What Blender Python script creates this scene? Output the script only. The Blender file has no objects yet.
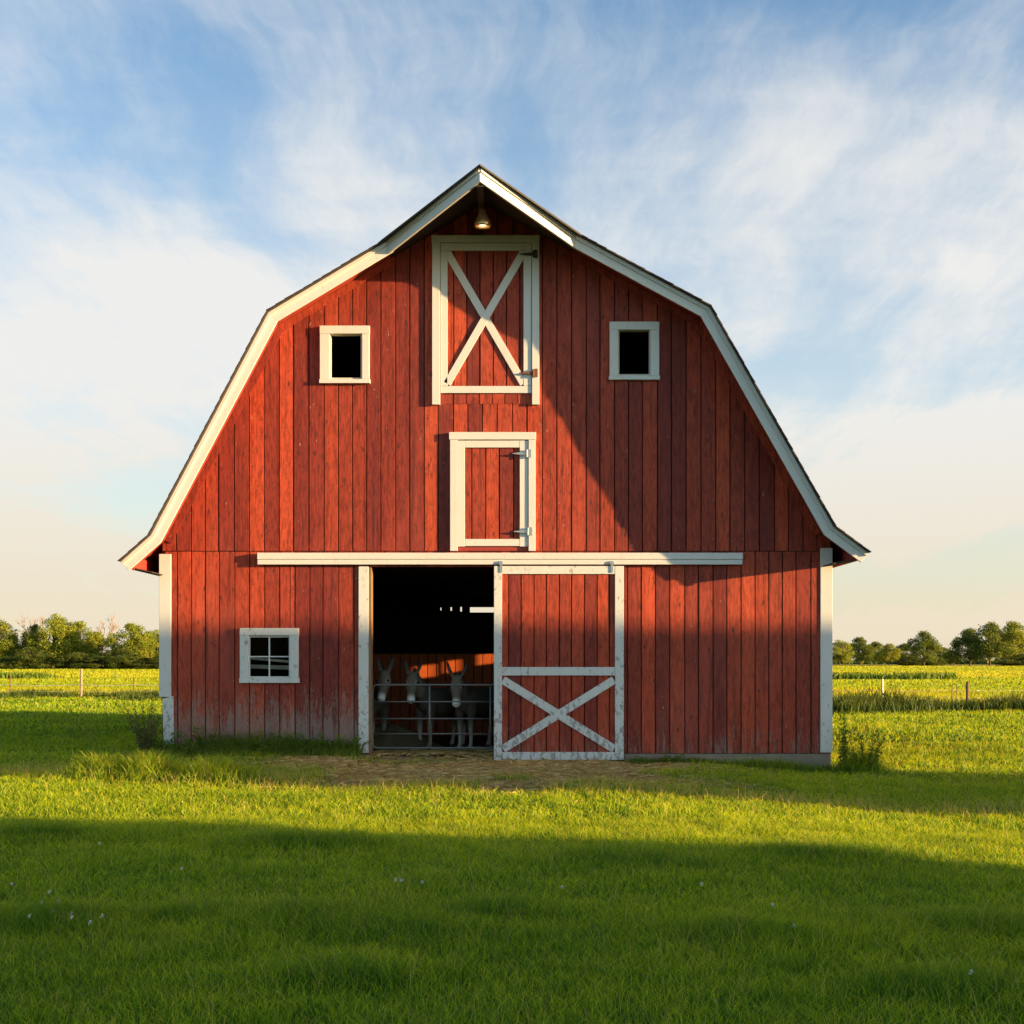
import bpy, bmesh, math, random
import numpy as np
from mathutils import Vector, Matrix, Quaternion
random.seed(7); RNG = np.random.default_rng(7)
S = bpy.context.scene
COL = S.collection
PI = math.pi

# ------------------------------------------------------------------ camera, sky, sun, exposure
FPX, CD, CZ, HY = 1440.0, 24.0, 1.58, 660.0        # focal length in px, distance to the facade, eye height, horizon row
cam = bpy.data.cameras.new('camera'); camo = bpy.data.objects.new('camera', cam); COL.objects.link(camo)
camo.location = (0, -CD, CZ); camo.rotation_euler = (PI/2, 0, 0)
cam.sensor_width = 36; cam.lens = FPX/1024*36; cam.shift_y = (HY-512)/1024
cam.clip_start = .1; cam.clip_end = 12000
S.camera = camo

SUNV = Vector((2.84, -.85, .36)).normalized()
SUN_EL = math.asin(SUNV.z); SUN_AZ = math.atan2(SUNV.x, SUNV.y)     # azimuth clockwise from +Y
sun = bpy.data.lights.new('sun', 'SUN'); suno = bpy.data.objects.new('sun', sun); COL.objects.link(suno)
sun.energy = 5.0; sun.angle = math.radians(.5); sun.color = (1.0, .65, .30)
suno.rotation_euler = SUNV.to_track_quat('Z', 'Y').to_euler(); suno.location = (30, -20, 30)

S.view_settings.view_transform = 'Standard'; S.view_settings.look = 'None'
S.view_settings.exposure = 1.7; S.view_settings.gamma = 1; S.view_settings.use_curve_mapping = False
S.cycles.max_bounces = 8; S.cycles.diffuse_bounces = 4; S.cycles.transmission_bounces = 6; S.cycles.transparent_max_bounces = 8
S.cycles.use_denoising = True; S.cycles.denoiser = 'OPENIMAGEDENOISE'; S.cycles.denoising_input_passes = 'RGB_ALBEDO_NORMAL'; S.cycles.denoising_prefilter = 'NONE'

# ---- node helper
class NT:
    def __init__(s, nt): s.t = nt; s.L = nt.links
    def n(s, typ, ins=None, **props):
        nd = s.t.nodes.new('ShaderNode'+typ)
        for k, v in props.items(): setattr(nd, k, v)
        for k, v in (ins or {}).items(): s.put(nd.inputs[k], v)
        return nd
    def put(s, sock, v):
        if hasattr(v, 'is_linked') or hasattr(v, 'links'): s.L.new(v, sock)
        else:
            if isinstance(v, (tuple, list)) and len(v) == 3 and sock.type == 'RGBA': v = (*v, 1)
            sock.default_value = v
    def m(s, op, a, b=0.0, c=None, clamp=False):
        nd = s.t.nodes.new('ShaderNodeMath'); nd.operation = op; nd.use_clamp = clamp
        s.put(nd.inputs[0], a); s.put(nd.inputs[1], b)
        if c is not None: s.put(nd.inputs[2], c)
        return nd.outputs[0]
    def mix(s, f, a, b, blend='MIX'):
        nd = s.t.nodes.new('ShaderNodeMix'); nd.data_type = 'RGBA'; nd.blend_type = blend
        s.put(nd.inputs[0], f); s.put(nd.inputs[6], a); s.put(nd.inputs[7], b)
        return nd.outputs[2]
    def ramp(s, f, a, b):                       # smoothstep a..b
        nd = s.t.nodes.new('ShaderNodeMapRange'); nd.interpolation_type = 'SMOOTHSTEP'
        s.put(nd.inputs[0], f); nd.inputs[1].default_value = a; nd.inputs[2].default_value = b
        nd.inputs[3].default_value = 0; nd.inputs[4].default_value = 1
        return nd.outputs[0]
    def noise(s, vec, scale, detail=3, rough=.55, dist=0.0):
        nd = s.t.nodes.new('ShaderNodeTexNoise')
        if vec is not None: s.L.new(vec, nd.inputs['Vector'])
        nd.inputs['Scale'].default_value = scale; nd.inputs['Detail'].default_value = detail
        nd.inputs['Roughness'].default_value = rough; nd.inputs['Distortion'].default_value = dist
        return nd.outputs[0]
    def vmul(s, v, k):
        nd = s.t.nodes.new('ShaderNodeVectorMath'); nd.operation = 'MULTIPLY'; s.put(nd.inputs[0], v); s.put(nd.inputs[1], k)
        return nd.outputs[0]
    def vadd(s, v, k):
        nd = s.t.nodes.new('ShaderNodeVectorMath'); nd.operation = 'ADD'; s.put(nd.inputs[0], v); s.put(nd.inputs[1], k)
        return nd.outputs[0]
    def xyz(s, v): 
        nd = s.t.nodes.new('ShaderNodeSeparateXYZ'); s.L.new(v, nd.inputs[0]); return nd.outputs
    def comb(s, x, y, z):
        nd = s.t.nodes.new('ShaderNodeCombineXYZ')
        for i, v in enumerate((x, y, z)): s.put(nd.inputs[i], v)
        return nd.outputs[0]

W = bpy.data.worlds.new('World'); S.world = W; W.use_nodes = True
w = NT(W.node_tree); W.node_tree.nodes.clear()
sky = w.n('TexSky', sky_type='NISHITA', sun_disc=False, sun_elevation=SUN_EL, sun_rotation=SUN_AZ, altitude=200, air_density=1.0, dust_density=.7, ozone_density=2.2)
gen = w.n('TexCoord').outputs['Generated']
gx, gy, gz = w.xyz(gen)
el = w.m('MAXIMUM', gz, 0.0)
inv = w.m('DIVIDE', 1.0, w.m('ADD', el, .16))
pl = w.comb(w.m('MULTIPLY', gx, inv), w.m('MULTIPLY', gy, inv), 0.0)          # a flat cloud layer seen from the ground
wv = w.n('TexNoise', {'Vector': pl, 'Scale': 1.3, 'Detail': 4.0})
plw = w.vadd(pl, w.vmul(w.vadd(wv.outputs['Color'], (-.5, -.5, -.5)), (.30, .26, 0)))
def fib(sx, sy, rot, loc, det, ro, src):
    return w.noise(w.n('Mapping', {'Vector': src, 'Rotation': (0, 0, math.radians(rot)), 'Scale': (sx, sy, 1), 'Location': loc}).outputs[0], 1.0, det, ro)
c1 = fib(2.3, .85, -38, (3.1, 1.7, 0), 9, .60, plw)           # wisps drawn out towards the upper right
c3 = fib(8.0, 1.6, -46, (.4, 7.7, 0), 7, .68, plw)            # fine fibres
c4 = fib(1.0, 2.6, -24, (9.4, 2.2, 0), 7, .6, plw)              # level streaks
c2 = fib(.85, .75, 0, (.2, 2.9, 0), 2, .5, pl)               # where the cover is thick or thin
sm_ = w.m('ADD', w.m('ADD', w.m('MULTIPLY', c1, .46), w.m('MULTIPLY', c3, .17)), w.m('ADD', w.m('MULTIPLY', c4, .20), w.m('MULTIPLY', c2, .56)))
cm = w.ramp(sm_, .59, .81)
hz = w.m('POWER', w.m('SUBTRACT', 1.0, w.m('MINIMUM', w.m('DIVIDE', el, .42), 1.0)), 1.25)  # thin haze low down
ov = w.ramp(gz, .45, .60)                                    # clouds and brightness cut overhead, out of view, to lower the ground fill
fr = w.m('MULTIPLY', w.ramp(gy, -.35, .15), w.m('SUBTRACT', 1.0, ov))                                  # clouds only ahead; unseen sky behind the camera shaped as facade fill
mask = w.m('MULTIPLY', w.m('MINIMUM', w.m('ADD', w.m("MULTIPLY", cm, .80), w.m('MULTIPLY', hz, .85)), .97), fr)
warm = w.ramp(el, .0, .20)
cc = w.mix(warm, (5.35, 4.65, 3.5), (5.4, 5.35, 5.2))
skyc = w.mix(1.0, sky.outputs[0], w.mix(ov, w.mix(fr, (3.2, 3.1, 2.95), (1.80, 1.90, 1.98)), (.95, 1.0, 1.0)), 'MULTIPLY')  # unseen back sky brightened to lift the shaded facade
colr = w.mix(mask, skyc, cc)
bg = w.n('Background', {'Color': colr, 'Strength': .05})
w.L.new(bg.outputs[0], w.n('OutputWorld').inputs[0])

# ------------------------------------------------------------------ builders
def P(px, py, y=0.0):
    D = CD+y
    return Vector(((px-512)*D/FPX, y, CZ+(HY-py)*D/FPX))
def X(px, y=0.0): return (px-512)*(CD+y)/FPX
def Z(py, y=0.0): return CZ+(HY-py)*(CD+y)/FPX

class MB:
    def __init__(s): s.v = []; s.f = []; s.a = []
    def add(s, vs, fs, a=0.0):
        b = len(s.v); s.v += [tuple(p) for p in vs]; s.a += [a]*len(vs)
        s.f += [tuple(b+i for i in f) for f in fs]
    def box(s, x0, x1, y0, y1, z0, z1, a=0.0):
        s.add([(x0,y0,z0),(x1,y0,z0),(x1,y1,z0),(x0,y1,z0),(x0,y0,z1),(x1,y0,z1),(x1,y1,z1),(x0,y1,z1)],
              [(0,3,2,1),(4,5,6,7),(0,1,5,4),(1,2,6,5),(2,3,7,6),(3,0,4,7)], a)
    def hexa(s, q0, q1, a=0.0):                # two quads (4 points each), joined
        s.add(list(q0)+list(q1), [(0,1,2,3),(7,6,5,4),(4,5,1,0),(5,6,2,1),(6,7,3,2),(7,4,0,3)], a)
    def rect(s, px0, py0, px1, py1, yf, yb, a=0.0):      # pixel rectangle on the plane y=yf
        s.box(X(px0,yf), X(px1,yf), yf, yb, Z(py1,yf), Z(py0,yf), a)
    def bar(s, p, q, w_, yf, yb, a=0.0):       # flat bar in a vertical plane
        p = Vector(p); q = Vector(q); d = (q-p).normalized(); n = Vector((-d.z, 0, d.x))*(w_/2)
        pts = [p-n, q-n, q+n, p+n]
        s.hexa([(v.x, yf, v.z) for v in pts], [(v.x, yb, v.z) for v in pts], a)
    def tube(s, pts, radii, seg=8, cap=True, a=0.0, squash=None):
        pts = [Vector(p) for p in pts]; b = len(s.v); up = Vector((0, 0, 1)); prev = None
        for i, p in enumerate(pts):
            d = (pts[min(i+1, len(pts)-1)]-pts[max(i-1, 0)]).normalized()
            if prev is None:
                ref = up if abs(d.z) < .9 else Vector((0, 1, 0))
                u = d.cross(ref).normalized()
            else: u = (prev-d*prev.dot(d)).normalized()
            prev = u; v = d.cross(u)
            r = radii[i] if hasattr(radii, '__len__') else radii
            ra, rb = r if hasattr(r, '__len__') else (r, r)
            for k in range(seg):
                t = 2*PI*k/seg; q = p+u*(ra*math.cos(t))+v*(rb*math.sin(t)); s.v.append(tuple(q)); s.a.append(a)
        for i in range(len(pts)-1):
            for k in range(seg):
                k2 = (k+1) % seg
                s.f.append((b+i*seg+k, b+i*seg+k2, b+(i+1)*seg+k2, b+(i+1)*seg+k))
        if cap:
            s.f.append(tuple(b+k for k in reversed(range(seg)))); s.f.append(tuple(b+(len(pts)-1)*seg+k for k in range(seg)))
    def lathe(s, prof, seg=20, c=(0,0,0), a=0.0):
        b = len(s.v)
        for r, z in prof:
            for k in range(seg):
                t = 2*PI*k/seg; s.v.append((c[0]+r*math.cos(t), c[1]+r*math.sin(t), c[2]+z)); s.a.append(a)
        for i in range(len(prof)-1):
            for k in range(seg):
                k2 = (k+1) % seg; s.f.append((b+i*seg+k, b+i*seg+k2, b+(i+1)*seg+k2, b+(i+1)*seg+k))
    def build(s, name, mat, parent=None, bevel=0, smooth=False, label=None):
        me = bpy.data.meshes.new(name); me.from_pydata(s.v, [], s.f); me.update()
        bm = bmesh.new(); bm.from_mesh(me); bmesh.ops.recalc_face_normals(bm, faces=bm.faces); bm.to_mesh(me); bm.free()
        at = me.attributes.new('bid', 'FLOAT', 'POINT'); at.data.foreach_set('value', s.a)
        if smooth: me.polygons.foreach_set('use_smooth', [True]*len(me.polygons))
        o = bpy.data.objects.new(name, me); COL.objects.link(o); me.materials.append(mat)
        if parent:
            o.parent = parent
            o.matrix_parent_inverse = Matrix.Identity(4)
            base = world_loc(parent)
            me.transform(Matrix.Translation(-base))
        if bevel:
            m = o.modifiers.new('bevel', 'BEVEL'); m.width = bevel; m.segments = 2; m.limit_method = 'ANGLE'
        if label: o['label'] = label
        return o
def world_loc(o):
    l = Vector(o.location)
    while o.parent: o = o.parent; l += Vector(o.location)
    return l
def thing(name, label, cat, loc=(0,0,0), group=None):
    o = bpy.data.objects.new(name, None); COL.objects.link(o); o.location = loc; o.empty_display_size = .3
    o['label'] = label; o['category'] = cat
    if group: o['group'] = group
    return o
def tag(o, label, cat, group=None, kind=None):
    o['label'] = label; o['category'] = cat
    if group: o['group'] = group
    if kind: o['kind'] = kind
    return o
def np_mesh(name, V, quads=None, tris=None, mat=None, attrs=None):
    me = bpy.data.meshes.new(name)
    nq = 0 if quads is None else len(quads); nt = 0 if tris is None else len(tris)
    me.vertices.add(len(V)); me.vertices.foreach_set('co', np.asarray(V, np.float32).ravel())
    loops = np.concatenate([quads.ravel() if nq else np.zeros(0, int), tris.ravel() if nt else np.zeros(0, int)]).astype(np.int32)
    me.loops.add(len(loops)); me.loops.foreach_set('vertex_index', loops)
    me.polygons.add(nq+nt)
    st = np.concatenate([np.arange(nq)*4, nq*4+np.arange(nt)*3]).astype(np.int32)
    me.polygons.foreach_set('loop_start', st)
    me.update(calc_edges=True); me.validate()
    for k, v in (attrs or {}).items():
        a = me.attributes.new(k, 'FLOAT', 'POINT'); a.data.foreach_set('value', np.asarray(v, np.float32))
    if mat: me.materials.append(mat)
    o = bpy.data.objects.new(name, me); COL.objects.link(o)
    return o

# ------------------------------------------------------------------ materials
def material(name):
    m = bpy.data.materials.new(name); m.use_nodes = True; m.node_tree.nodes.clear()
    return m, NT(m.node_tree)
def finish(g, col, rough=.6, bump=None, bs=.3, metal=0.0, spec=.5, dist=.01, extra=None):
    p = g.n('BsdfPrincipled', {'Roughness': rough, 'Metallic': metal, 'Specular IOR Level': spec})
    g.put(p.inputs['Base Color'], col)
    if bump is not None:
        b = g.n('Bump', {'Strength': bs, 'Distance': dist}); g.put(b.inputs['Height'], bump); g.L.new(b.outputs[0], p.inputs['Normal'])
    sh = p.outputs[0] if extra is None else extra(p)
    g.L.new(sh, g.n('OutputMaterial').inputs[0])
    return p
def simple(name, col, rough=.6, metal=0.0, var=.25, scale=8.0, bs=.2):
    m, g = material(name); oc = g.n('TexCoord').outputs['Object']
    n = g.noise(oc, scale, 4)
    c = g.mix(n, tuple(k*(1-var) for k in col), tuple(min(1, k*(1+var)) for k in col))
    finish(g, c, rough, n, bs, metal)
    return m

def painted_boards(name, red_a, red_b, wear_lo, wear_h, wear_amt):
    m, g = material(name); pos = g.n('NewGeometry').outputs['Position']
    bid = g.n('Attribute', attribute_name='bid').outputs['Fac']
    x, y, z = g.xyz(pos)
    off = g.comb(g.m('MULTIPLY', bid, 37.0), g.m('MULTIPLY', bid, 91.0), g.m('MULTIPLY', bid, 53.0))
    lp = g.vadd(pos, off)
    grain = g.noise(g.vmul(lp, (55, 55, 1.6)), 1.0, 4, .6, .6)
    broad = g.noise(g.vmul(lp, (5, 5, .7)), 1.0, 4, .6)
    fine = g.noise(g.vmul(pos, (60, 60, 30)), 1.0, 3, .6)
    c = g.mix(bid, red_a, red_b)
    hf = g.noise(g.vmul(lp, (24, 24, 5)), 1.0, 5, .7)
    c = g.mix(g.m('MULTIPLY', g.ramp(hf, .40, .66), .85), c, g.mix(1.0, c, (.48, .42, .40), 'MULTIPLY'))
    c = g.mix(g.m('MULTIPLY', g.ramp(broad, .35, .75), .55), c, g.mix(1.0, c, (.62, .52, .5), 'MULTIPLY'))
    c = g.mix(g.m('MULTIPLY', g.ramp(grain, .5, .85), .45), c, g.mix(1.0, c, (.45, .42, .42), 'MULTIPLY'))
    fade = g.noise(g.vmul(pos, (.55, .55, .35)), 1.0, 4, .6)
    c = g.mix(g.m('MULTIPLY', g.ramp(fade, .5, .75), .35), c, (.42, .085, .055))
    edge = g.ramp(g.noise(g.vmul(lp, (7, 7, .25)), 1.0, 2, .5), .55, .75)
    c = g.mix(g.m('MULTIPLY', edge, .35), c, g.mix(1.0, c, (.5, .4, .38), 'MULTIPLY'))
    # knots
    vo = g.n('TexVoronoi', {'Vector': g.vmul(lp, (7.5, 7.5, 3.1)), 'Scale': 1.0, 'Randomness': 1.0})
    kn = g.m('SUBTRACT', 1.0, g.ramp(vo.outputs['Distance'], .05, .20))
    ksel = g.m('GREATER_THAN', g.xyz(vo.outputs['Color'])[0], .35)
    c = g.mix(g.m('MULTIPLY', g.m('MULTIPLY', kn, ksel), .75), c, (.035, .012, .009))
    # dark vertical weather streaks
    st = g.noise(g.vmul(lp, (16, 16, .55)), 1.0, 3, .6)
    c = g.mix(g.m('MULTIPLY', g.ramp(st, .54, .74), .6), c, (.05, .014, .011))
    # flaked-off paint showing grey wood, mostly low down
    fl = g.m('ADD', g.m('MULTIPLY', g.noise(g.vmul(lp, (20, 20, 2.2)), 1.0, 5, .68), .5), g.m('MULTIPLY', g.noise(g.vmul(lp, (70, 70, 11)), 1.0, 4, .7), .5))
    lowm = g.m('SUBTRACT', 1.0, g.ramp(g.m('ADD', z, g.m('MULTIPLY', g.m('SUBTRACT', broad, .5), .9)), wear_lo, wear_h))
    thr = g.m('ADD', fl, g.m('MULTIPLY', lowm, wear_amt))
    wear = g.ramp(thr, .64, .76)
    wood = g.mix(grain, (.30, .24, .20), (.15, .12, .10))
    c = g.mix(g.m('MULTIPLY', wear, .72), c, wood)
    sp = g.ramp(g.noise(g.vmul(lp, (34, 34, 13)), 1.0, 3, .6), .61, .70)
    c = g.mix(g.m('MULTIPLY', sp, .7), c, (.05, .016, .012))
    # small pale chips anywhere
    chip = g.ramp(g.noise(g.vmul(pos, (26, 26, 9)), 1.0, 2, .5), .735, .765)
    c = g.mix(g.m('MULTIPLY', chip, .6), c, (.42, .34, .30))
    h = g.m('ADD', g.m('ADD', g.m('MULTIPLY', grain, .55), g.m('MULTIPLY', fine, .2)), g.m('MULTIPLY', hf, .35))
    finish(g, c, .62, h, .6, spec=.3, dist=.010)
    return m
RED_A, RED_B = (.50, .072, .026), (.21, .027, .019)
M_red = painted_boards('red_barn_paint', RED_A, RED_B, -.1, 1.25, .16)
M_redw = painted_boards('worn_red_barn_paint', RED_A, RED_B, .0, 1.95, .29)

def white_paint(name, chips=.62):
    m, g = material(name); pos = g.n('NewGeometry').outputs['Position']
    x, y, z = g.xyz(pos)
    a = g.noise(g.vmul(pos, (1.5, 1.5, 1.5)), 1.0, 4)
    fine = g.noise(g.vmul(pos, (30, 30, 30)), 1.0, 3, .6)
    c = g.mix(a, (.63, .625, .605), (.53, .525, .505))
    low = g.m('SUBTRACT', 1.0, g.ramp(z, .1, 1.8))
    fl = g.m('ADD', g.noise(g.vmul(pos, (16, 16, 9)), 1.0, 5, .7), g.m('MULTIPLY', low, .085))
    c = g.mix(g.m('MULTIPLY', g.ramp(fl, chips, chips+.06), .75), c, (.22, .19, .16))
    c = g.mix(g.m('MULTIPLY', g.ramp(g.noise(g.vmul(pos, (12, 12, 2)), 1.0, 4), .55, .8), .35), c, (.45, .42, .36))
    finish(g, c, .5, fine, .25, spec=.35, dist=.004)
    return m
M_white = white_paint('white_trim_paint', .655)
M_whitew = white_paint('worn_white_trim_paint', .585)
M_soffit = simple('red_soffit_paint', (.26, .03, .018), .6)
M_shingle = simple('dark_shingle', (.045, .04, .036), .85, var=.4, scale=14)
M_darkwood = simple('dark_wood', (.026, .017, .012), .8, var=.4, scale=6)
M_brownwood = simple('brown_jamb_wood', (.20, .11, .055), .7, var=.3, scale=9)
M_stall = simple('stall_boards', (.42, .08, .010), .7, var=.35, scale=9)
M_concrete = simple('foundation_concrete', (.25, .185, .14), .85, var=.6, scale=2.6, bs=.5)
M_iron = simple('dark_hinge_iron', (.06, .04, .032), .55, .6, .3, 30)
M_rust = simple('rusty_hinge_iron', (.17, .06, .03), .7, .3, .4, 40)
M_galv = simple('galvanised_steel', (.42, .41, .40), .4, .8, .2, 25)
M_gate = simple('grey_gate_steel', (.15, .145, .14), .5, .4, .25, 20)
M_palewood = simple('pale_inner_board', (.5, .46, .38), .7, var=.25, scale=7)
M_hay = simple('hay', (.10, .07, .028), .9, var=.55, scale=60, bs=1.0)
m, g = material('window_glass'); gl = g.n('BsdfPrincipled', {'Base Color': (.9, .92, .92, 1), 'Roughness': .03, 'Transmission Weight': 1.0, 'IOR': 1.06})
g.L.new(gl.outputs[0], g.n('OutputMaterial').inputs[0]); M_glass = m
m, g = material('lamp_shade_metal'); finish(g, (.55, .36, .18), .35, None, metal=.7); M_shade = m
m, g = material('lit_bulb'); e = g.n('Emission', {'Color': (1.0, .72, .40, 1), 'Strength': 1.4}); g.L.new(e.outputs[0], g.n('OutputMaterial').inputs[0]); M_bulb = m

def leafy(name, ca, cb, trans=.35, rough=.55, tip=None, pale=None):
    m, g = material(name)
    r = g.n('Attribute', attribute_name='bid').outputs['Fac']
    pos = g.n('NewGeometry').outputs['Position']
    n = g.noise(pos, .55, 3)
    c = g.mix(r, ca, cb)
    c = g.mix(g.m('MULTIPLY', g.ramp(n, .35, .75), .5), c, g.mix(1.0, c, (1.25, .95, .7), 'MULTIPLY'))
    if tip:                                   # dried, seeding blade tips, yellow strengthened to put low sunlight into the colour
        t_ = g.n('Attribute', attribute_name='tip').outputs['Fac']
        c = g.mix(g.m('MULTIPLY', g.m('MULTIPLY', g.ramp(t_, .12, .85), tip[0]), g.m('ADD', .28, g.m('MULTIPLY', r, .85)), clamp=True), c, tip[1])
    if pale:
        c = g.mix(g.m('GREATER_THAN', r, pale[0]), c, pale[1])
    p = g.n('BsdfPrincipled', {'Base Color': c, 'Roughness': rough, 'Specular IOR Level': .25})
    t = g.n('BsdfTranslucent', {'Color': g.mix(1.0, c, (1.5, 1.35, .6), 'MULTIPLY')})
    mx = g.n('MixShader', {0: trans, 1: p.outputs[0], 2: t.outputs[0]})
    g.L.new(mx.outputs[0], g.n('OutputMaterial').inputs[0])
    return m
M_grass = leafy('lawn_grass', (.022, .140, .012), (.090, .28, .014), .43, tip=(.95, (.62, .64, .014)), pale=(.965, (.52, .40, .14)))
M_tallgrass = leafy('tall_grass', (.05, .18, .012), (.15, .32, .018), .45, tip=(.75, (.54, .58, .025)), pale=(.88, (.30, .23, .09)))
M_rough = leafy('rough_dark_grass', (.022, .065, .008), (.07, .125, .014), .3, tip=(.3, (.22, .19, .04)))
M_gold = leafy('golden_field_grass', (.22, .33, .012), (.44, .43, .020), .45)
M_weed = leafy('weed_leaf', (.06, .14, .016), (.18, .25, .03), .4)
M_dryweed = leafy('dry_weed', (.08, .10, .03), (.17, .16, .055), .25)
M_leafA = leafy('tree_leaf_yellowish', (.13, .20, .02), (.30, .33, .035), .42)
M_leafB = leafy('tree_leaf_dark', (.07, .12, .02), (.15, .19, .028), .36)
M_leafC = leafy('tree_leaf_deep', (.055, .10, .02), (.13, .17, .026), .34)
M_bark = simple('bark', (.10, .075, .055), .9, var=.35, scale=3)
M_barkpale = simple('pale_bare_bark', (.30, .22, .17), .9, var=.3, scale=3)
M_straw = leafy('dry_straw', (.42, .29, .11), (.60, .45, .19), .15)
m, g = material('clover_white'); finish(g, (.72, .70, .62), .7); M_clover = m

# ------------------------------------------------------------------ ground
def sm(a, b, x):
    t = np.clip((x-a)/(b-a), 0, 1); return t*t*(3-2*t)
BX0, BX1, BY1 = X(161), X(832), 13.0
def gh(x, y):
    x = np.asarray(x, float); y = np.asarray(y, float)
    dip = -.27*sm(1.2, 5.2, x)*np.exp(-((y+1)/11)**2)
    u = .020*np.sin(.9*x+1.3+.4*np.sin(.5*y))*np.sin(.75*y+.5)+.010*np.sin(1.9*x+.6*y)*np.sin(1.5*y+1.1*np.sin(.7*x))+.04*np.sin(.31*x+2)*np.sin(.42*y+1.1)
    door = np.exp(-(((x+1.6)/2.6)**2+((y+.4)/2.2)**2))
    dip = dip-.13*sm(-2.9, -1.8, x)*(1-sm(1.8, 3.2, x))*np.exp(-(y/3.5)**2)
    sh_ = .45*sm(1.5, 2.2, x)                                 # the floor edge lies behind the foundation on the right
    inside = sm(-.2+sh_, .08+sh_, y)*sm(BX0-.4, BX0+.1, x)*(1-sm(BX1-.1, BX1+.4, x))*(1-sm(BY1, BY1+.5, y))
    near = np.exp(-(np.clip(y-10, 0, None)/40)**2)
    return (dip+u*near*(1-.9*door))*(1-inside)-.01*inside
def axis(fine, lo, hi, far, n):
    a = np.arange(lo, hi+1e-6, fine)
    g_ = np.geomspace(fine, far, n)
    return np.concatenate([lo-g_[::-1], a, hi+g_])
xs = axis(.25, -22, 22, 4000, 34); ys = axis(.25, -26, 40, 5000, 34)
GX, GY = np.meshgrid(xs, ys); GZ = gh(GX, GY)
nx, ny = len(xs), len(ys)
idx = np.arange(nx*ny).reshape(ny, nx)
Q = np.stack([idx[:-1,:-1], idx[:-1,1:], idx[1:,1:], idx[1:,:-1]], -1).reshape(-1, 4)
m, g = material('ground_soil_and_fields')
pos = g.n('NewGeometry').outputs['Position']; x, y, z = g.xyz(pos)
dpt = g.m('ADD', y, CD)
n1 = g.noise(pos, .35, 4); n2 = g.noise(pos, 6.0, 5, .65); n3 = g.noise(g.vmul(pos, (.02, .11, 1)), 1.0, 4)
lawn = g.mix(n2, (.05, .105, .010), (.13, .17, .014))
lawn = g.mix(g.m('MULTIPLY', g.ramp(n1, .4, .7), .5), lawn, (.15, .16, .018))
fieldg = g.mix(g.noise(g.vmul(pos, (.25, .9, 1)), 1.0, 5, .7), (.12, .16, .010), (.24, .22, .018))
gold = g.mix(g.noise(g.vmul(pos, (.2, 1.1, 1)), 1.0, 5, .7), (.30, .25, .03), (.46, .36, .05))
dk = g.mix(n2, (.035, .06, .012), (.07, .085, .02))
wob = g.m('MULTIPLY', g.m('SUBTRACT', g.noise(g.vmul(pos, (.03, .03, 1)), 1.0, 2), .5), 1.0)
dw = g.m('MULTIPLY', dpt, g.m('ADD', 1.0, g.m('MULTIPLY', wob, .14)))
c = lawn
for (a, b, k) in ((52, 60, gold), (72, 79, fieldg), (112, 116, dk), (124, 130, gold), (200, 215, fieldg), (330, 380, gold), (480, 520, dk)):
    c = g.mix(g.ramp(dw, a, b), c, k)
# trodden straw and earth in front of the door
dx = g.m('DIVIDE', g.m('ADD', x, .1), 3.7); dy = g.m('DIVIDE', g.m('ADD', y, 2.1), 4.7)
dd = g.m('SQRT', g.m('ADD', g.m('MULTIPLY', dx, dx), g.m('MULTIPLY', dy, dy)))
am = g.m('SUBTRACT', 1.0, g.ramp(g.m('ADD', dd, g.m('MULTIPLY', g.m('SUBTRACT', n1, .5), 1.1)), .62, 1.1))
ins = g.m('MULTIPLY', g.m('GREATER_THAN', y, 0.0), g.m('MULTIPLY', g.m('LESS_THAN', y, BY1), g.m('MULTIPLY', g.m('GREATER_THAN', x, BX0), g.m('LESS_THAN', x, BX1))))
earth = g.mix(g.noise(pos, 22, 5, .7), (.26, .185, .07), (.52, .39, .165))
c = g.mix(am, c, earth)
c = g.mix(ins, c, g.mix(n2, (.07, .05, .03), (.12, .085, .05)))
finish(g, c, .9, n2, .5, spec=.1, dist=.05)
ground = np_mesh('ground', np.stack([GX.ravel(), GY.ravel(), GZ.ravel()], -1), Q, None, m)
ground['kind'] = 'structure'
ground.data.polygons.foreach_set('use_smooth', [True]*len(ground.data.polygons))

# ------------------------------------------------------------------ the barn
barn = thing('red_barn', 'large weathered red gambrel barn with white trim and an open sliding door', 'barn')
FY = -.85                                                   # plane of the rake boards
def F(px, py): p = P(px, py, FY); return (p.x, p.z)
APX = X(480, -2.2)
prof = [F(120.5, 561.3), F(150.5, 534.7), F(268, 312), (APX, 9.24), F(710, 307), F(834, 526.5), F(868.7, 552.5)]
def offset(poly, t):
    out = []; n = len(poly)
    nor = []
    for i in range(n-1):
        dx_, dz_ = poly[i+1][0]-poly[i][0], poly[i+1][1]-poly[i][1]; l = math.hypot(dx_, dz_)
        nor.append((dz_/l, -dx_/l))                          # points down / inward
    for i in range(n):
        if i == 0: nx_, nz_ = nor[0]; k = 1
        elif i == n-1: nx_, nz_ = nor[-1]; k = 1
        else:
            nx_, nz_ = nor[i-1][0]+nor[i][0], nor[i-1][1]+nor[i][1]; l = math.hypot(nx_, nz_); nx_ /= l; nz_ /= l
            k = 1/(nx_*nor[i][0]+nz_*nor[i][1])
        out.append((poly[i][0]+nx_*t*k, poly[i][1]+nz_*t*k))
    return out
def strip(mb, a, b, y0, y1):
    for i in range(len(a)-1):
        q = [(a[i][0], a[i][1]), (a[i+1][0], a[i+1][1]), (b[i+1][0], b[i+1][1]), (b[i][0], b[i][1])]
        mb.hexa([(p[0], y0, p[1]) for p in q], [(p[0], y1, p[1]) for p in q], random.random())
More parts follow.
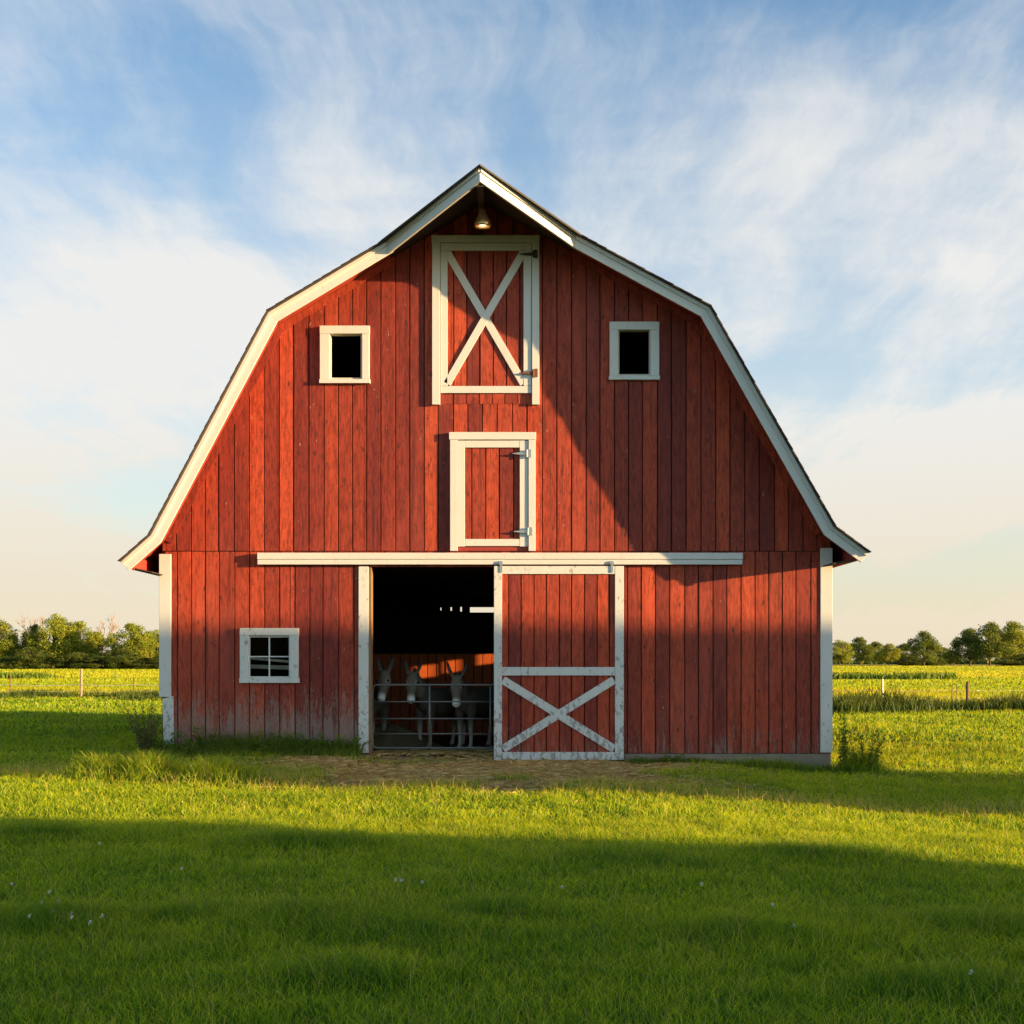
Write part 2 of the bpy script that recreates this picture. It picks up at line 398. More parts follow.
def on_roof(x, pl_=None):
    pl_ = pl_ or prof
    for i in range(len(pl_)-1):
        if pl_[i][0] <= x <= pl_[i+1][0]:
            t = (x-pl_[i][0])/(pl_[i+1][0]-pl_[i][0]); return pl_[i][1]+t*(pl_[i+1][1]-pl_[i][1])
    return pl_[0][1] if x < pl_[0][0] else pl_[-1][1]
JL, JR = X(387, FY), X(575, FY)
# roof: shingle courses on a deck
mb = MB()
o25 = offset(prof, .014)
for i in range(len(prof)-1):
    a, b = Vector((prof[i][0], 0, prof[i][1])), Vector((prof[i+1][0], 0, prof[i+1][1]))
    if i >= 3: a, b = b, a                                   # a = low end
    d = (b-a); L = d.length; d.normalize(); nn = Vector((-d.z, 0, d.x)) if i < 3 else Vector((d.z, 0, -d.x))
    k = max(2, int(L/.17)); st = L/k
    for j in range(k):
        p0 = a+d*(j*st); p1 = a+d*min(L, (j+1)*st+.04)
        j0 = random.uniform(-.012, .012)
        q = [p0+nn*.013-d*.012, p1+nn*.003, p1-nn*.002, p0+nn*.004-d*.012]
        mb.hexa([(v.x, FY-.125+j0, v.z) for v in q], [(v.x, BY1+.6, v.z) for v in q], random.random())
mb.tube([(APX, FY-.13, prof[3][1]+.01), (APX, BY1+.6, prof[3][1]+.01)], .03, 6)
roof = mb.build('roof', M_shingle, barn)
mb = MB(); strip(mb, prof, o25, FY-.12, BY1+.58); mb.build('roof_deck', M_darkwood, roof)
mb = MB(); strip(mb, offset(prof, .020), offset(prof, .045), FY+.05, BY1+.55); mb.build('soffit', M_soffit, roof)
left = [prof[0], prof[1], prof[2], (JL, on_roof(JL))]
right = [(JR, on_roof(JR)), prof[4], prof[5], prof[6]]
for pl_ in (left, right):
    mb = MB(); strip(mb, offset(pl_, .016), offset(pl_, .20), FY, FY+.045); fb = mb.build('fascia', M_white, roof, .004)
    mb = MB(); strip(mb, offset(pl_, .015), offset(pl_, .072), FY-.035, FY-.002); mb.build('trim_strip', M_white, roof, .004)
# red board along each eave, closing the flare underneath
for s_, (tx, tz), (jx, jz) in ((-1, prof[0], prof[1]), (1, prof[-1], prof[-2])):
    mb = MB(); mb.box(min(tx-s_*.16, tx-s_*.20), max(tx-s_*.16, tx-s_*.20), FY+.06, BY1+.5, tz-.13, tz+.07)
    mb.build('eave_board', M_soffit, roof)
    mb = MB(); a_ = (tx-s_*.21, tz-.10); b_ = (jx-s_*.0, jz-.52 if False else tz-.16)
    mb.hexa([(a_[0], FY+.10, a_[1]), (b_[0], FY+.10, b_[1]), (b_[0], FY+.10, b_[1]-.02), (a_[0], FY+.10, a_[1]-.02)], [(a_[0], BY1+.4, a_[1]), (b_[0], BY1+.4, b_[1]), (b_[0], BY1+.4, b_[1]-.02), (a_[0], BY1+.4, a_[1]-.02)])
    mb.build('eave_soffit', M_darkwood, roof)
# hay hood
HYF = -2.2; ZA = prof[3][1]; ZF = 9.05
hood = MB()
for xj, sgn in ((JL, -1), (JR, 1)):
    zj = on_roof(xj); out = Vector((sgn*.06, -.07, 0))
    A0 = Vector((APX, HYF-.09, ZF)); J0 = Vector((xj, FY-.13, zj))+Vector((sgn*.10, 0, -.052)); B0 = Vector((APX, FY-.11, ZA))
    dn = Vector((0, 0, -.016)); up_ = Vector((0, 0, .012))
    hood.add([A0+up_, J0+up_, B0+up_, A0+dn, J0+dn, B0+dn], [(0,1,2),(5,4,3),(0,3,4,1),(1,4,5,2),(2,5,3,0)], .5)
hoodo = hood.build('hay_hood', M_shingle, barn)
for xj, sgn in ((JL, -1), (JR, 1)):
    zj = on_roof(xj); A = Vector((APX, HYF, ZF-.018)); J = Vector((xj, FY-.005, zj-.018)); d = (J-A); hn = Vector((d.y, -d.x, 0)).normalized()
    if hn.y > 0: hn = -hn
    dn = Vector((0, 0, -.205)); th = -hn*.04
    mb = MB(); mb.hexa([A, J, J+dn, A+dn], [A+th, J+th, J+dn+th, A+dn+th]); mb.build('fascia', M_white, hoodo, .004)
    A2 = A+hn*.028; J2 = J+hn*.028; d2 = Vector((0, 0, -.065)); t2 = -hn*.026
    mb = MB(); mb.hexa([A2, J2, J2+d2, A2+d2], [A2+t2, J2+t2, J2+d2+t2, A2+d2+t2]); mb.build('trim_strip', M_white, hoodo, .003)
    dn = Vector((0, 0, -.04)); d5 = Vector((0, 0, -.06))
    mb = MB(); mb.add([A+dn+th*1.2, J+dn+th*1.2, Vector((APX, 0, ZA-.045)), Vector((xj, -.03, zj-.045)), A+d5+th*1.2, J+d5+th*1.2, Vector((APX, 0, ZA-.06)), Vector((xj, -.03, zj-.06))],
                      [(0,1,3,2),(4,6,7,5),(0,4,5,1),(1,5,7,3),(3,7,6,2),(2,6,4,0)]); mb.build('soffit', M_darkwood, hoodo)
mb = MB(); mb.box(APX-.05, APX+.05, HYF+.08, -.06, ZF-.28, ZF-.10); mb.build('ridge_beam', M_darkwood, hoodo)

def boards(mb, u0, u1, z0, ztop, pitch, holes, mp, front, back, gap=.007, jit=.2, cham=.007, yj=.005, zj=.0):
    """vertical boards; mp(u, n, z) -> xyz; front/back are the n range; holes are (u0,u1,z0,z1)"""
    us = [u0]
    while us[-1] < u1-pitch*.6: us.append(us[-1]+pitch*random.uniform(1-jit, 1+jit))
    us.append(u1) if u1-us[-1] > pitch*.3 else us.__setitem__(-1, u1)
    for i in range(len(us)-1):
        a, b = us[i]+gap/2, us[i+1]-gap/2; bid = random.random(); off = random.uniform(-yj, yj); tl = random.uniform(-yj, yj)*.6
        cuts = sorted({a, b, *[h[0] for h in holes if a < h[0] < b], *[h[1] for h in holes if a < h[1] < b]})
        # cut at roof kinks so the top follows the slope
        for kx in KINKS:
            if a+.01 < kx < b-.01 and callable(ztop): cuts = sorted(set(cuts)|{kx})
        for c0, c1 in zip(cuts[:-1], cuts[1:]):
            mid = (c0+c1)/2
            segs = [(z0+random.uniform(-zj, zj), None)]
            hs = sorted([h for h in holes if h[0]-1e-6 <= mid <= h[1]+1e-6], key=lambda h: h[2])
            zz = []; cur = segs[0][0]
            for h in hs:
                if h[2] > cur+.005: zz.append((cur, h[2]))
                cur = h[3]
            zz.append((cur, None))
            for s0, s1 in zz:
                t0 = t1 = s1
                if s1 is None:
                    t0, t1 = (ztop(c0), ztop(c1)) if callable(ztop) else (ztop, ztop)
                if min(t0, t1) <= s0+.003: continue
                ca = cham if c0 == a else 0; cb = cham if c1 == b else 0
                f0 = front+off-tl; f1 = front+off+tl
                mb.hexa([mp(c0+ca, f0, s0), mp(c1-cb, f1, s0), mp(c1-cb, f1, t1), mp(c0+ca, f0, t0)],
                        [mp(c0, back, s0), mp(c1, back, s0), mp(c1, back, t1), mp(c0, back, t0)], bid)
KINKS = [p[0] for p in prof]
fm = lambda u, n, z: (u, n, z)
def hole(px0, py0, px1, py1, y=0): return (X(px0, y), X(px1, y), Z(py1, y), Z(py0, y))
in60 = offset(prof, .045)
topz = lambda u: on_roof(u, in60)
ZG = Z(551)
h_l = hole(328, 332, 363, 380); h_r = hole(617, 328, 652, 376)
h_hay = hole(440, 243, 532, 393); h_small = hole(457, 440, 528, 545)
mb = MB(); boards(mb, BX0+.03, BX1-.03, ZG, topz, .243, [h_l, h_r, h_hay, h_small], fm, -.05, -.015, jit=.06)
mb.build('gable_wall', M_red, barn)
h_door = (X(369.5), X(500), -1, Z(567)); h_win = hole(247, 634, 291, 678)
mb = MB(); boards(mb, BX0+.06, X(369.5), .03, ZG-.012, .245, [h_win], fm, -.03, 0, jit=.1, zj=.02)
mb.build('front_wall', M_redw, barn, label='worn red front wall left of the doorway, paint flaked to grey wood near the ground')
mb = MB(); boards(mb, X(369.5), X(500), Z(567), ZG-.012, .245, [], fm, -.03, 0, jit=.1)
boards(mb, X(500), BX1-.06, .03, ZG-.012, .236, [], fm, -.03, 0, jit=.06)
mb.build('front_wall', M_red, barn)
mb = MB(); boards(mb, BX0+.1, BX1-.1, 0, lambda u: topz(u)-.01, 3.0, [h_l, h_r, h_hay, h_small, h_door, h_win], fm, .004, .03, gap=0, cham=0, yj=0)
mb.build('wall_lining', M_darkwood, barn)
# side and back walls
ZS = on_roof(BX0+.02, in60)
sw = [(3.81, 3.95, 2.11, 2.37), (3.99, 4.10, 2.15, 2.40), (4.19, 4.33, 2.23, 2.45)]      # three narrow openings near the stall
mb = MB(); boards(mb, .0, BY1, -.3, on_roof(BX1-.02, in60), .26, sw, lambda u, n, z: (BX1-.02+n, u, z), 0, -.03, jit=.1); mb.build('side_wall', M_red, barn)
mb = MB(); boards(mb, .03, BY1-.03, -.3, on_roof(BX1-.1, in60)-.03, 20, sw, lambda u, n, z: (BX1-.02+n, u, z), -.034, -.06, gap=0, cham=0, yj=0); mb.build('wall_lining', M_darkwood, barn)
mb = MB(); boards(mb, .0, BY1, -.3, ZS, .26, [], lambda u, n, z: (BX0+.02+n, u, z), 0, .03, jit=.1); mb.build('side_wall', M_red, barn)
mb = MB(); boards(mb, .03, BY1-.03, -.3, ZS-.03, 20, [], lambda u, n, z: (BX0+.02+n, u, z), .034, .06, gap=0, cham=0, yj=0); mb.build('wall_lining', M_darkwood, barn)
def bh(px0, py0, px1, py1): D = CD+BY1; return ((px0-512)*D/FPX, (px1-512)*D/FPX, CZ+(HY-py1)*D/FPX, CZ+(HY-py0)*D/FPX)
slits = [bh(470, 607.3, 497, 612.5), bh(460.3, 607, 462, 611.5), bh(450.5, 607.2, 452, 610.8), bh(440.5, 607.6, 441.5, 610.5)]
mb = MB(); boards(mb, BX0+.03, BX1-.03, -.3, topz, .26, slits, fm, BY1, BY1-.03, jit=.08); mb.build('back_wall', M_red, barn)
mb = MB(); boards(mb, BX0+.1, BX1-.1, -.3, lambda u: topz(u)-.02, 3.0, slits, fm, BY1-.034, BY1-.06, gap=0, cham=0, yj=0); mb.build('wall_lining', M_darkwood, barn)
mb = MB(); mb.box(BX0+.08, BX1-.09, .035, BY1-.07, 3.22, 3.30); mb.build('loft_floor', M_darkwood, barn)
mb = MB(); boards(mb, -3.1, BX1-.1, 0, 1.71, .19, [], fm, 6.0, 6.03, jit=.1); mb.build('stall_partition', M_stall, barn)
mb = MB()
for xx in (-3.4, 1.6):
    for yy in (3.2, 8): mb = MB(); mb.box(xx-.09, xx+.09, yy-.09, yy+.09, -.05, 3.215); mb.build('inner_post', M_darkwood, barn)
# foundation strip on the right
for bx in ((X(624), BX1-.02, -.012, .3, -.6, .02), (BX0+.05, X(369), .01, .3, -.4, .028)): mb = MB(); mb.box(*bx); mb.build('foundation', M_concrete, barn, .01)
for part_ in (left, right):
    mb = MB(); q_ = part_[1:] if part_ is left else part_[:-1]; strip(mb, offset(q_, .05), offset(q_, .165), -.074, -.058); mb.build('rake_trim', M_red, barn)
# corner boards and door post
mb = MB(); mb.rect(159, 554, 171, 697, -.05, .10); mb.build('corner_board', M_white, barn, .005)
mb = MB(); mb.hexa([P(162.5, 699, -.055), P(173.5, 696, -.055), P(174, 756, -.055), P(163.5, 756, -.055)], [P(162.5, 699, -.02), P(173.5, 696, -.02), P(174, 756, -.02), P(163.5, 756, -.02)])
mb.build('corner_board', M_whitew, barn, .005, label='short patched lower piece of the left corner board, set a little to the right')
mb = MB(); mb.rect(820.5, 548, 832.5, 752.5, -.05, .10); mb.build('corner_board', M_white, barn, .005)
mb = MB(); mb.rect(358.5, 566, 368.5, 753, -.06, -.031); mb.build('door_post', M_whitew, barn, .005)
mb = MB(); mb.box(X(368.7), X(368.7)+.05, -.05, .22, 0, Z(567.5)); mb.build('door_jamb', M_brownwood, barn, .004)
# track board over the sliding door
mb = MB(); mb.rect(257, 552.7, 743, 559.2, -.15, -.06); mb.rect(257.3, 559.5, 742.5, 564.5, -.135, -.062)
mb.build('door_track', M_white, barn, .006)

def frame4(mb, o, i, yf, yb, lap=True):
    """picture frame: outer px rect o, inner px rect i"""
    mb.rect(o[0], o[1], o[2], i[1], yf-.006, yb); mb.rect(o[0]+.2, i[1]+.05, i[0], i[3]-.05, yf, yb); mb.rect(i[2], i[1]+.05, o[2]-.2, i[3]-.05, yf, yb)
    mb.rect(o[0]-.5, i[3], o[2]+.5, o[3], yf-.012, yb)
def dark_box(px0, py0, px1, py1, parent):
    pass
def loft_window(o, i, label):
    mb = MB(); frame4(mb, o, i, -.12, -.02)
    fr = mb.build('loft_window', M_white, barn, .005, label=label)
    mb = MB(); t = 1.3
    ii = i
    for r in ((ii[0], ii[1], ii[0]+t, ii[3]), (ii[2]-t, ii[1], ii[2], ii[3]), (ii[0]+t, ii[1], ii[2]-t, ii[1]+t), (ii[0]+t, ii[3]-t, ii[2]-t, ii[3])): mb.rect(*r, -.07, .035)
    mb.build('window_frame', M_palewood, fr)
loft_window((319.5, 325.5, 369.5, 383), (329.5, 333.5, 362, 379), 'sunlit white framed loft window')
loft_window((609.5, 321.5, 659.5, 379.5), (618, 329.5, 650.5, 375.5), 'shaded white framed loft window')
# paned window low on the left
mb = MB(); frame4(mb, (239.5, 628, 298.5, 683), (248.5, 635.5, 289.5, 678), -.10, -.02); pw = mb.build('paned_window', M_whitew, barn, .005)
mb = MB()
mb.rect(249, 636, 290, 637.4, -.045, -.02); mb.rect(249, 676.4, 290, 677.8, -.045, -.02); mb.rect(249, 637.4, 250.2, 676.4, -.045, -.02); mb.rect(288.8, 637.4, 290, 676.4, -.045, -.02)
mb.rect(268.6, 637.4, 270, 676.4, -.045, -.022); mb.rect(250.2, 656, 268.6, 657.2, -.044, -.022); mb.rect(270, 656, 288.8, 657.2, -.044, -.022)
mb.build('window_sash', M_white, pw)
mb = MB(); mb.rect(249.5, 636.6, 289.6, 677.2, -.030, -.026); mb.build('pane', M_glass, pw)
# boards leaning inside behind that window
mb = MB(); mb.bar(P(236, 657, .5), P(300, 662.5, .5), .045, .50, .53); mb.bar(P(236, 666, .6), P(300, 668, .6), .07, .60, .63)
tag(mb.build('leaning_boards', M_palewood, None, .004), 'pale loose boards leaning inside behind the small paned window', 'boards')

def door_panel(mb, px0, py0, px1, py1, n, y):
    u0, u1 = X(px0, y), X(px1, y); boards(mb, u0, u1, Z(py1, y), Z(py0, y), (u1-u0)/n, [], fm, y, y+.03, jit=.03, gap=.008)
def hinge(px, py, side, mat, parent, y):
    mb = MB(); p = P(px, py, y); s_ = -1
    mb.hexa([(p.x+.0, y-.008, p.z+.028), (p.x+s_*.22, y-.008, p.z+.006), (p.x+s_*.22, y-.008, p.z-.006), (p.x, y-.008, p.z-.028)],
            [(p.x+.0, y, p.z+.028), (p.x+s_*.22, y, p.z+.006), (p.x+s_*.22, y, p.z-.006), (p.x, y, p.z-.028)])
    mb.box(p.x+.03, p.x+.085, y-.009, y, p.z-.07, p.z+.07); mb.tube([(p.x+.015, y-.012, p.z-.06), (p.x+.015, y-.012, p.z+.06)], .014, 8)
    return mb.build('hinge', mat, parent)
# big hayloft door
mb = MB(); mb.rect(431.5, 235, 539.5, 242, -.125, -.02); mb.rect(432, 242.2, 440, 404.5, -.118, -.02); mb.rect(532, 242.2, 539.3, 404.5, -.118, -.02)
hd = mb.build('hayloft_door', M_white, barn, .005, label='tall hayloft door with white cross brace')
yd = -.075
mb = MB(); door_panel(mb, 440.5, 243, 531.5, 393, 7, yd+.012); mb.build('door_panel', M_red, hd)
mb = MB(); mb.rect(440.5, 243, 524, 250.5, yd-.02, yd+.01); mb.rect(440.5, 386, 531.5, 393, yd-.02, yd+.01); mb.rect(440.5, 250.7, 447.5, 385.8, yd-.02, yd+.01); mb.rect(523.5, 250.7, 531.5, 385.8, yd-.02, yd+.01); mb.rect(524.2, 243, 531.5, 250.5, yd-.021, yd+.01)
mb.build('door_frame', M_white, hd, .004)
mb = MB(); mb.bar(P(447, 252, yd), P(523.5, 384, yd), .125, yd-.016, yd+.010); mb.bar(P(523.5, 252, yd), P(447, 384, yd), .125, yd-.020, yd+.008)
mb.build('cross_brace', M_white, hd, .004)
mb = MB(); boards(mb, X(441), X(531.5), Z(404.5), Z(393.5), .21, [], fm, -.06, -.02, jit=.05); mb.build('door_sill', M_red, hd)
hinge(532.5, 254, -1, M_iron, hd, -.13).name; hinge(532.5, 373, -1, M_rust, hd, -.13)
# small door underneath
mb = MB(); mb.rect(449, 432, 536, 439.5, -.125, -.02); mb.rect(450, 439.7, 457.5, 550.8, -.118, -.02); mb.rect(528.5, 439.7, 535.5, 550.8, -.118, -.02)
sd = mb.build('loft_hatch', M_white, barn, .005, label='small white framed hatch door below the hayloft door')
mb = MB(); door_panel(mb, 458, 441, 528, 546, 5, yd+.012); mb.build('door_panel', M_red, sd)
mb = MB(); mb.rect(465, 440.5, 519.5, 447.5, yd-.02, yd+.01); mb.rect(465, 539, 519.5, 546, yd-.02, yd+.01); mb.rect(458, 440.5, 464.8, 546.5, yd-.022, yd+.01); mb.rect(519.7, 440.5, 528, 546.5, yd-.022, yd+.01)
mb.build('door_frame', M_white, sd, .004)
mb = MB(); mb.rect(458, 546.8, 528, 550.8, -.06, -.02); mb.build('door_sill', M_soffit, sd)
hinge(526, 453.5, -1, M_galv, sd, -.13); hinge(527, 531.5, -1, M_galv, sd, -.13)
# sliding door, pushed open to the right
ys_ = -.11
mb = MB(); door_panel(mb, 496, 567, 622, 757, 10, ys_); sl = mb.build('sliding_door', M_red, barn)
mb = MB(); y0 = ys_-.035; y1 = ys_-.008
mb.rect(494, 566, 502, 760, y0, y1); mb.rect(615, 566, 623.8, 760, y0, y1); mb.rect(502.2, 566, 614.8, 574, y0+.003, y1); mb.rect(502.2, 667, 614.8, 675.5, y0+.003, y1); mb.rect(502.2, 752, 614.8, 760, y0+.003, y1)
mb.build('door_frame', M_whitew, sl, .004)
mb = MB(); mb.bar(P(503, 680, y0), P(614, 749, y0), .135, y0+.009, y1-.001); mb.bar(P(614, 680, y0), P(503, 749, y0), .135, y0+.005, y1-.002); mb.build('cross_brace', M_whitew, sl, .004)
for hx in (501, 612):
    mb = MB(); mb.rect(hx-1.2, 562, hx+1.2, 572.5, y0-.012, y0-.002); c = P(hx, 563, y0); mb.tube([(c.x, y0-.02, c.z), (c.x, y0+.03, c.z)], .035, 10); mb.build('hanger', M_galv, sl)
# lamp under the hood
lp_ = P(484, 190, -1.2); lp_.x = APX+.02
lamp = thing('barn_lamp', 'small bell shaped lamp hanging under the roof peak', 'lamp', (lp_.x, -1.2, Z(227, -1.2)))
zt = ZF-.26; zb = Z(227, -1.2); hh = .36
mb = MB(); mb.tube([(lp_.x, -1.2, zt), (lp_.x, -1.2, zb+.30)], .022, 8); mb.lathe([(.0, .38), (.05, .38), (.055, .28), (.03, .27)], 14, (lp_.x, -1.2, zb)); mb.build('stem', M_iron, lamp, smooth=True)
mb = MB(); mb.lathe([(.03, .30), (.055, .27), (.07, .2), (.12, .09), (.135, .03), (.125, 0), (.118, .0), (.12, .03), (.105, .09), (.06, .19), (.02, .26)], 20, (lp_.x, -1.2, zb)); mb.build('lamp_shade', M_shade, lamp, smooth=True)
mb = MB(); mb.lathe([(.0, .01), (.05, .03), (.07, .08), (.05, .14), (.02, .18)], 14, (lp_.x, -1.2, zb)); mb.build('bulb', M_bulb, lamp, smooth=True)

# ------------------------------------------------------------------ gate, hay, donkeys
gy = .16
gate = thing('farm_gate', 'grey tubular metal gate closing the dark barn doorway', 'gate', (X(430, gy), gy, 0))
mb = MB()
gl_, gr_ = X(372.5, gy), X(498, gy)
zt, zb = Z(684.8, gy), Z(748, gy)
rr = .07
def corner(x, z, sx, sz): return [(x+sx*rr*(1-math.cos(t)) if False else x+sx*(rr-rr*math.sin(t)), gy, z+sz*(rr-rr*math.cos(t))) for t in (PI/2, PI/4, 0)]
loop = [(gl_, gy, (zt+zb)/2)]+corner(gl_, zt, 1, -1)+list(reversed(corner(gr_, zt, -1, -1)))+corner(gr_, zb, -1, 1)+list(reversed(corner(gl_, zb, 1, 1)))+[(gl_, gy, (zt+zb)/2-.01)]
mb.tube(loop, .017, 8); mb.build('gate_frame', M_gate, gate, smooth=True)
for py in (701.7, 718.6, 733.8):
    mb = MB(); mb.tube([(gl_, gy, Z(py, gy)), (gr_, gy, Z(py, gy))], .013, 8); mb.build('rail', M_gate, gate, smooth=True)
for px in (429.5, 490.5):
    mb = MB(); mb.tube([(X(px, gy), gy-.004, zb), (X(px, gy), gy-.004, zt)], .016, 8); mb.build('upright', M_gate, gate, smooth=True)

# hay heap: a lumpy mound with loose stalks
hp = MB(); hx, hy = X(386, 1.6), 1.7
for r_ in range(9):
    pass
nu, nv = 28, 12; vv = []; ff = []
for j in range(nv+1):
    for i in range(nu):
        t = 2*PI*i/nu; rr_ = j/nv; lump = 1+.12*math.sin(3*t+1)+.07*math.sin(7*t)
        vv.append((hx+.95*lump*rr_*math.cos(t), hy+.75*lump*rr_*math.sin(t), .42*(1-rr_**1.7)*(1+.1*math.sin(5*t+4*rr_))-.03))
for j in range(nv):
    for i in range(nu):
        ff.append((j*nu+i, j*nu+(i+1) % nu, (j+1)*nu+(i+1) % nu, (j+1)*nu+i))
hp.add(vv, ff, .5)
for k in range(900):
    t = random.uniform(0, 2*PI); rr_ = random.random()**.6; px_ = hx+.95*rr_*math.cos(t); py_ = hy+.75*rr_*math.sin(t); pz = .42*(1-rr_**1.7)
    d = Vector((random.gauss(0, 1), random.gauss(0, 1), random.gauss(0, .4))).normalized()*random.uniform(.06, .16); n = Vector((random.gauss(0, 1), random.gauss(0, 1), random.gauss(0, 1))).normalized()*.004
    p = Vector((px_, py_, max(pz, .01)+.015)); hp.add([p-d/2-n, p+d/2-n, p+d/2+n, p-d/2+n], [(0,1,2,3)], random.random())
tag(hp.build('hay_heap', M_hay), 'loose heap of hay on the floor behind the left end of the gate', 'hay')

m, g = material('donkey_coat')
ca = g.n('Attribute', attribute_name='coat').outputs['Color']
nn = g.noise(g.n('TexCoord').outputs['Object'], 45, 4, .7)
finish(g, g.mix(g.m('MULTIPLY', nn, .5), ca, g.mix(1.0, ca, (.55, .52, .5), 'MULTIPLY')), .85, nn, .5, spec=.15, dist=.008)
M_coat = m
M_eye = simple('dark_eye', (.012, .009, .008), .12); M_mane = simple('dark_mane', (.045, .038, .033), .9); M_hoof = simple('hoof', (.06, .05, .042), .6)
def donkey(label, loc, rot, neck_yaw=0.0, head_pitch=64, head_yaw=0.0, ear_spread=.16, tone=1.0, headz=0.0, head_roll=0.0):
    t = MB()
    # trunk
    t.tube([(0,-.06,.90), (0,.02,.89), (0,.16,.86), (0,.4,.82), (0,.7,.82), (0,.95,.87), (0,1.10,.88), (0,1.2,.86)],
           [(.08,.10), (.155,.19), (.195,.245), (.225,.265), (.23,.265), (.21,.24), (.16,.19), (.07,.09)], 16)
    # neck
    cy, sy = math.cos(neck_yaw), math.sin(neck_yaw)
    def nk(f, z): return (sy*f*-1, -cy*f, z)
    poll = Vector(nk(.30, 1.31+headz))
    t.tube([(0, .10, .95), nk(.06, 1.06), nk(.18, 1.2+headz*.6), nk(.27, 1.30+headz)], [(.13,.20), (.11,.17), (.09,.135), (.07,.095)], 14)
    # head: axis leaves the poll forward and down
    hp_ = math.radians(head_pitch); ya = neck_yaw+head_yaw
    ax = Vector((-math.sin(ya)*math.cos(hp_), -math.cos(ya)*math.cos(hp_), -math.sin(hp_)))
    side = Vector((math.cos(ya), -math.sin(ya), 0)); side = (Quaternion(ax, head_roll) @ side).normalized()
    dors = side.cross(ax).normalized()
    if dors.y > 0: dors = -dors
    def hpnt(s, d=0.0, l=0.0): return poll+ax*s+dors*d+side*l
    t.tube([hpnt(-.05), hpnt(.02), hpnt(.12, -.02), hpnt(.2, -.025), hpnt(.3, -.005), hpnt(.40, .0), hpnt(.46, -.004), hpnt(.50, -.01), hpnt(.525, -.01)],
           [(.06,.055), (.10,.095), (.118,.128), (.112,.125), (.084,.09), (.072,.074), (.074,.074), (.062,.06), (.02,.02)], 14)
    for s_ in (-1, 1):
        eb = hpnt(.15, .035, s_*.092); t.tube([eb-ax*.04, eb, eb+ax*.04], [.012, .026, .012], 8)          # brow
        nb = hpnt(.47, .03, s_*.038); t.tube([nb-ax*.025, nb, nb+ax*.02], [.01, .018, .01], 8)
        e0 = hpnt(.0, .01, s_*.055); tip = e0-ax*.24+side*(s_*ear_spread)+dors*.05+Vector((0, .0, .06))
        mid = e0.lerp(tip, .5)+side*(s_*.02)
        t.tube([e0, e0.lerp(mid, .5), mid, mid.lerp(tip, .55), tip], [(.030,.028), (.046,.03), (.058,.028), (.044,.024), (.014,.012)], 10)
        # fore leg
        t.tube([(s_*.11,.12,.86), (s_*.125,.10,.66), (s_*.12,.09,.52), (s_*.115,.08,.37), (s_*.115,.085,.30), (s_*.115,.09,.16), (s_*.115,.075,.09), (s_*.115,.055,.045), (s_*.115,.05,0)],
               [(.10,.13), (.085,.10), (.058,.068), (.048,.05), (.037,.04), (.032,.035), (.038,.04), (.044,.048), (.05,.056)], 12)
        # hind leg
        t.tube([(s_*.11,1.02,.92), (s_*.13,.98,.76), (s_*.13,.93,.62), (s_*.125,1.02,.50), (s_*.12,1.10,.42), (s_*.12,1.085,.34), (s_*.12,1.06,.18), (s_*.12,1.04,.10), (s_*.12,1.01,.045), (s_*.12,1.0,0)],
               [(.11,.17), (.11,.16), (.085,.12), (.055,.075), (.043,.058), (.037,.042), (.033,.036), (.039,.042), (.045,.05), (.05,.056)], 12)
    t.tube([(0,1.18,.95), (0,1.26,.86), (0,1.28,.66), (0,1.27,.5)], [.03, .025, .02, .035], 8)
    me = bpy.data.meshes.new('tmp'); me.from_pydata(t.v, [], t.f)
    tmp = bpy.data.objects.new('tmp', me); COL.objects.link(tmp)
    md = tmp.modifiers.new('r', 'REMESH'); md.mode = 'VOXEL'; md.voxel_size = .013
    s2 = tmp.modifiers.new('s', 'SMOOTH'); s2.factor = .5; s2.iterations = 4
    bpy.context.view_layer.update()
    ev = tmp.evaluated_get(bpy.context.evaluated_depsgraph_get())
    nm = bpy.data.meshes.new_from_object(ev); bpy.data.objects.remove(tmp)
    nm.polygons.foreach_set('use_smooth', [True]*len(nm.polygons))
    co = np.zeros(len(nm.vertices)*3, np.float32); nm.vertices.foreach_get('co', co); co = co.reshape(-1, 3)
    grey = np.array((.085, .068, .053))*tone; C = np.tile(grey, (len(co), 1))
    def blend(mask, colr):
        nonlocal C
        C = C*(1-mask[:, None])+np.array(colr)[None]*mask[:, None]
    d3 = lambda c: np.linalg.norm(co-np.array(c)[None], axis=1)
    blend(sm(.6, .2, co[:, 2])*.75, (.46, .41, .35))
    blend(.8*(1-sm(.02, .075, np.abs(co[:, 0])))*(co[:, 2] < .72)*(co[:, 1] > .2), (.26, .225, .185))
    blend(.75*(1-sm(.24, .40, d3(hpnt(.25)))), (.21, .165, .12))
    blend(1-sm(.055, .155, d3(hpnt(.49, -.0))), (.88, .85, .80))
    blend((1-sm(.008, .022, d3(hpnt(.50, .05, .032))))+(1-sm(.008, .022, d3(hpnt(.50, .05, -.032)))), (.08, .07, .065))
    for s_ in (-1, 1):
        blend((1-sm(.035, .06, d3(hpnt(.155, .052, s_*.104)))), (.30, .25, .20))
        e0 = hpnt(.0, .01, s_*.055); tip = e0-ax*.24+side*(s_*ear_spread)+dors*.05+Vector((0, 0, .06))
        blend((1-sm(.04, .13, d3(tip))), (.045, .038, .034))
    blend((1-sm(.03, .07, np.abs(co[:, 0])))*(co[:, 2] > .98)*(co[:, 1] > .12), (.08, .07, .06))
    blend((co[:, 2] < .05).astype(float), (.07, .06, .05))
    at = nm.color_attributes.new('coat', 'FLOAT_COLOR', 'POINT'); at.data.foreach_set('color', np.concatenate([C, np.ones((len(co), 1))], 1).astype(np.float32).ravel())
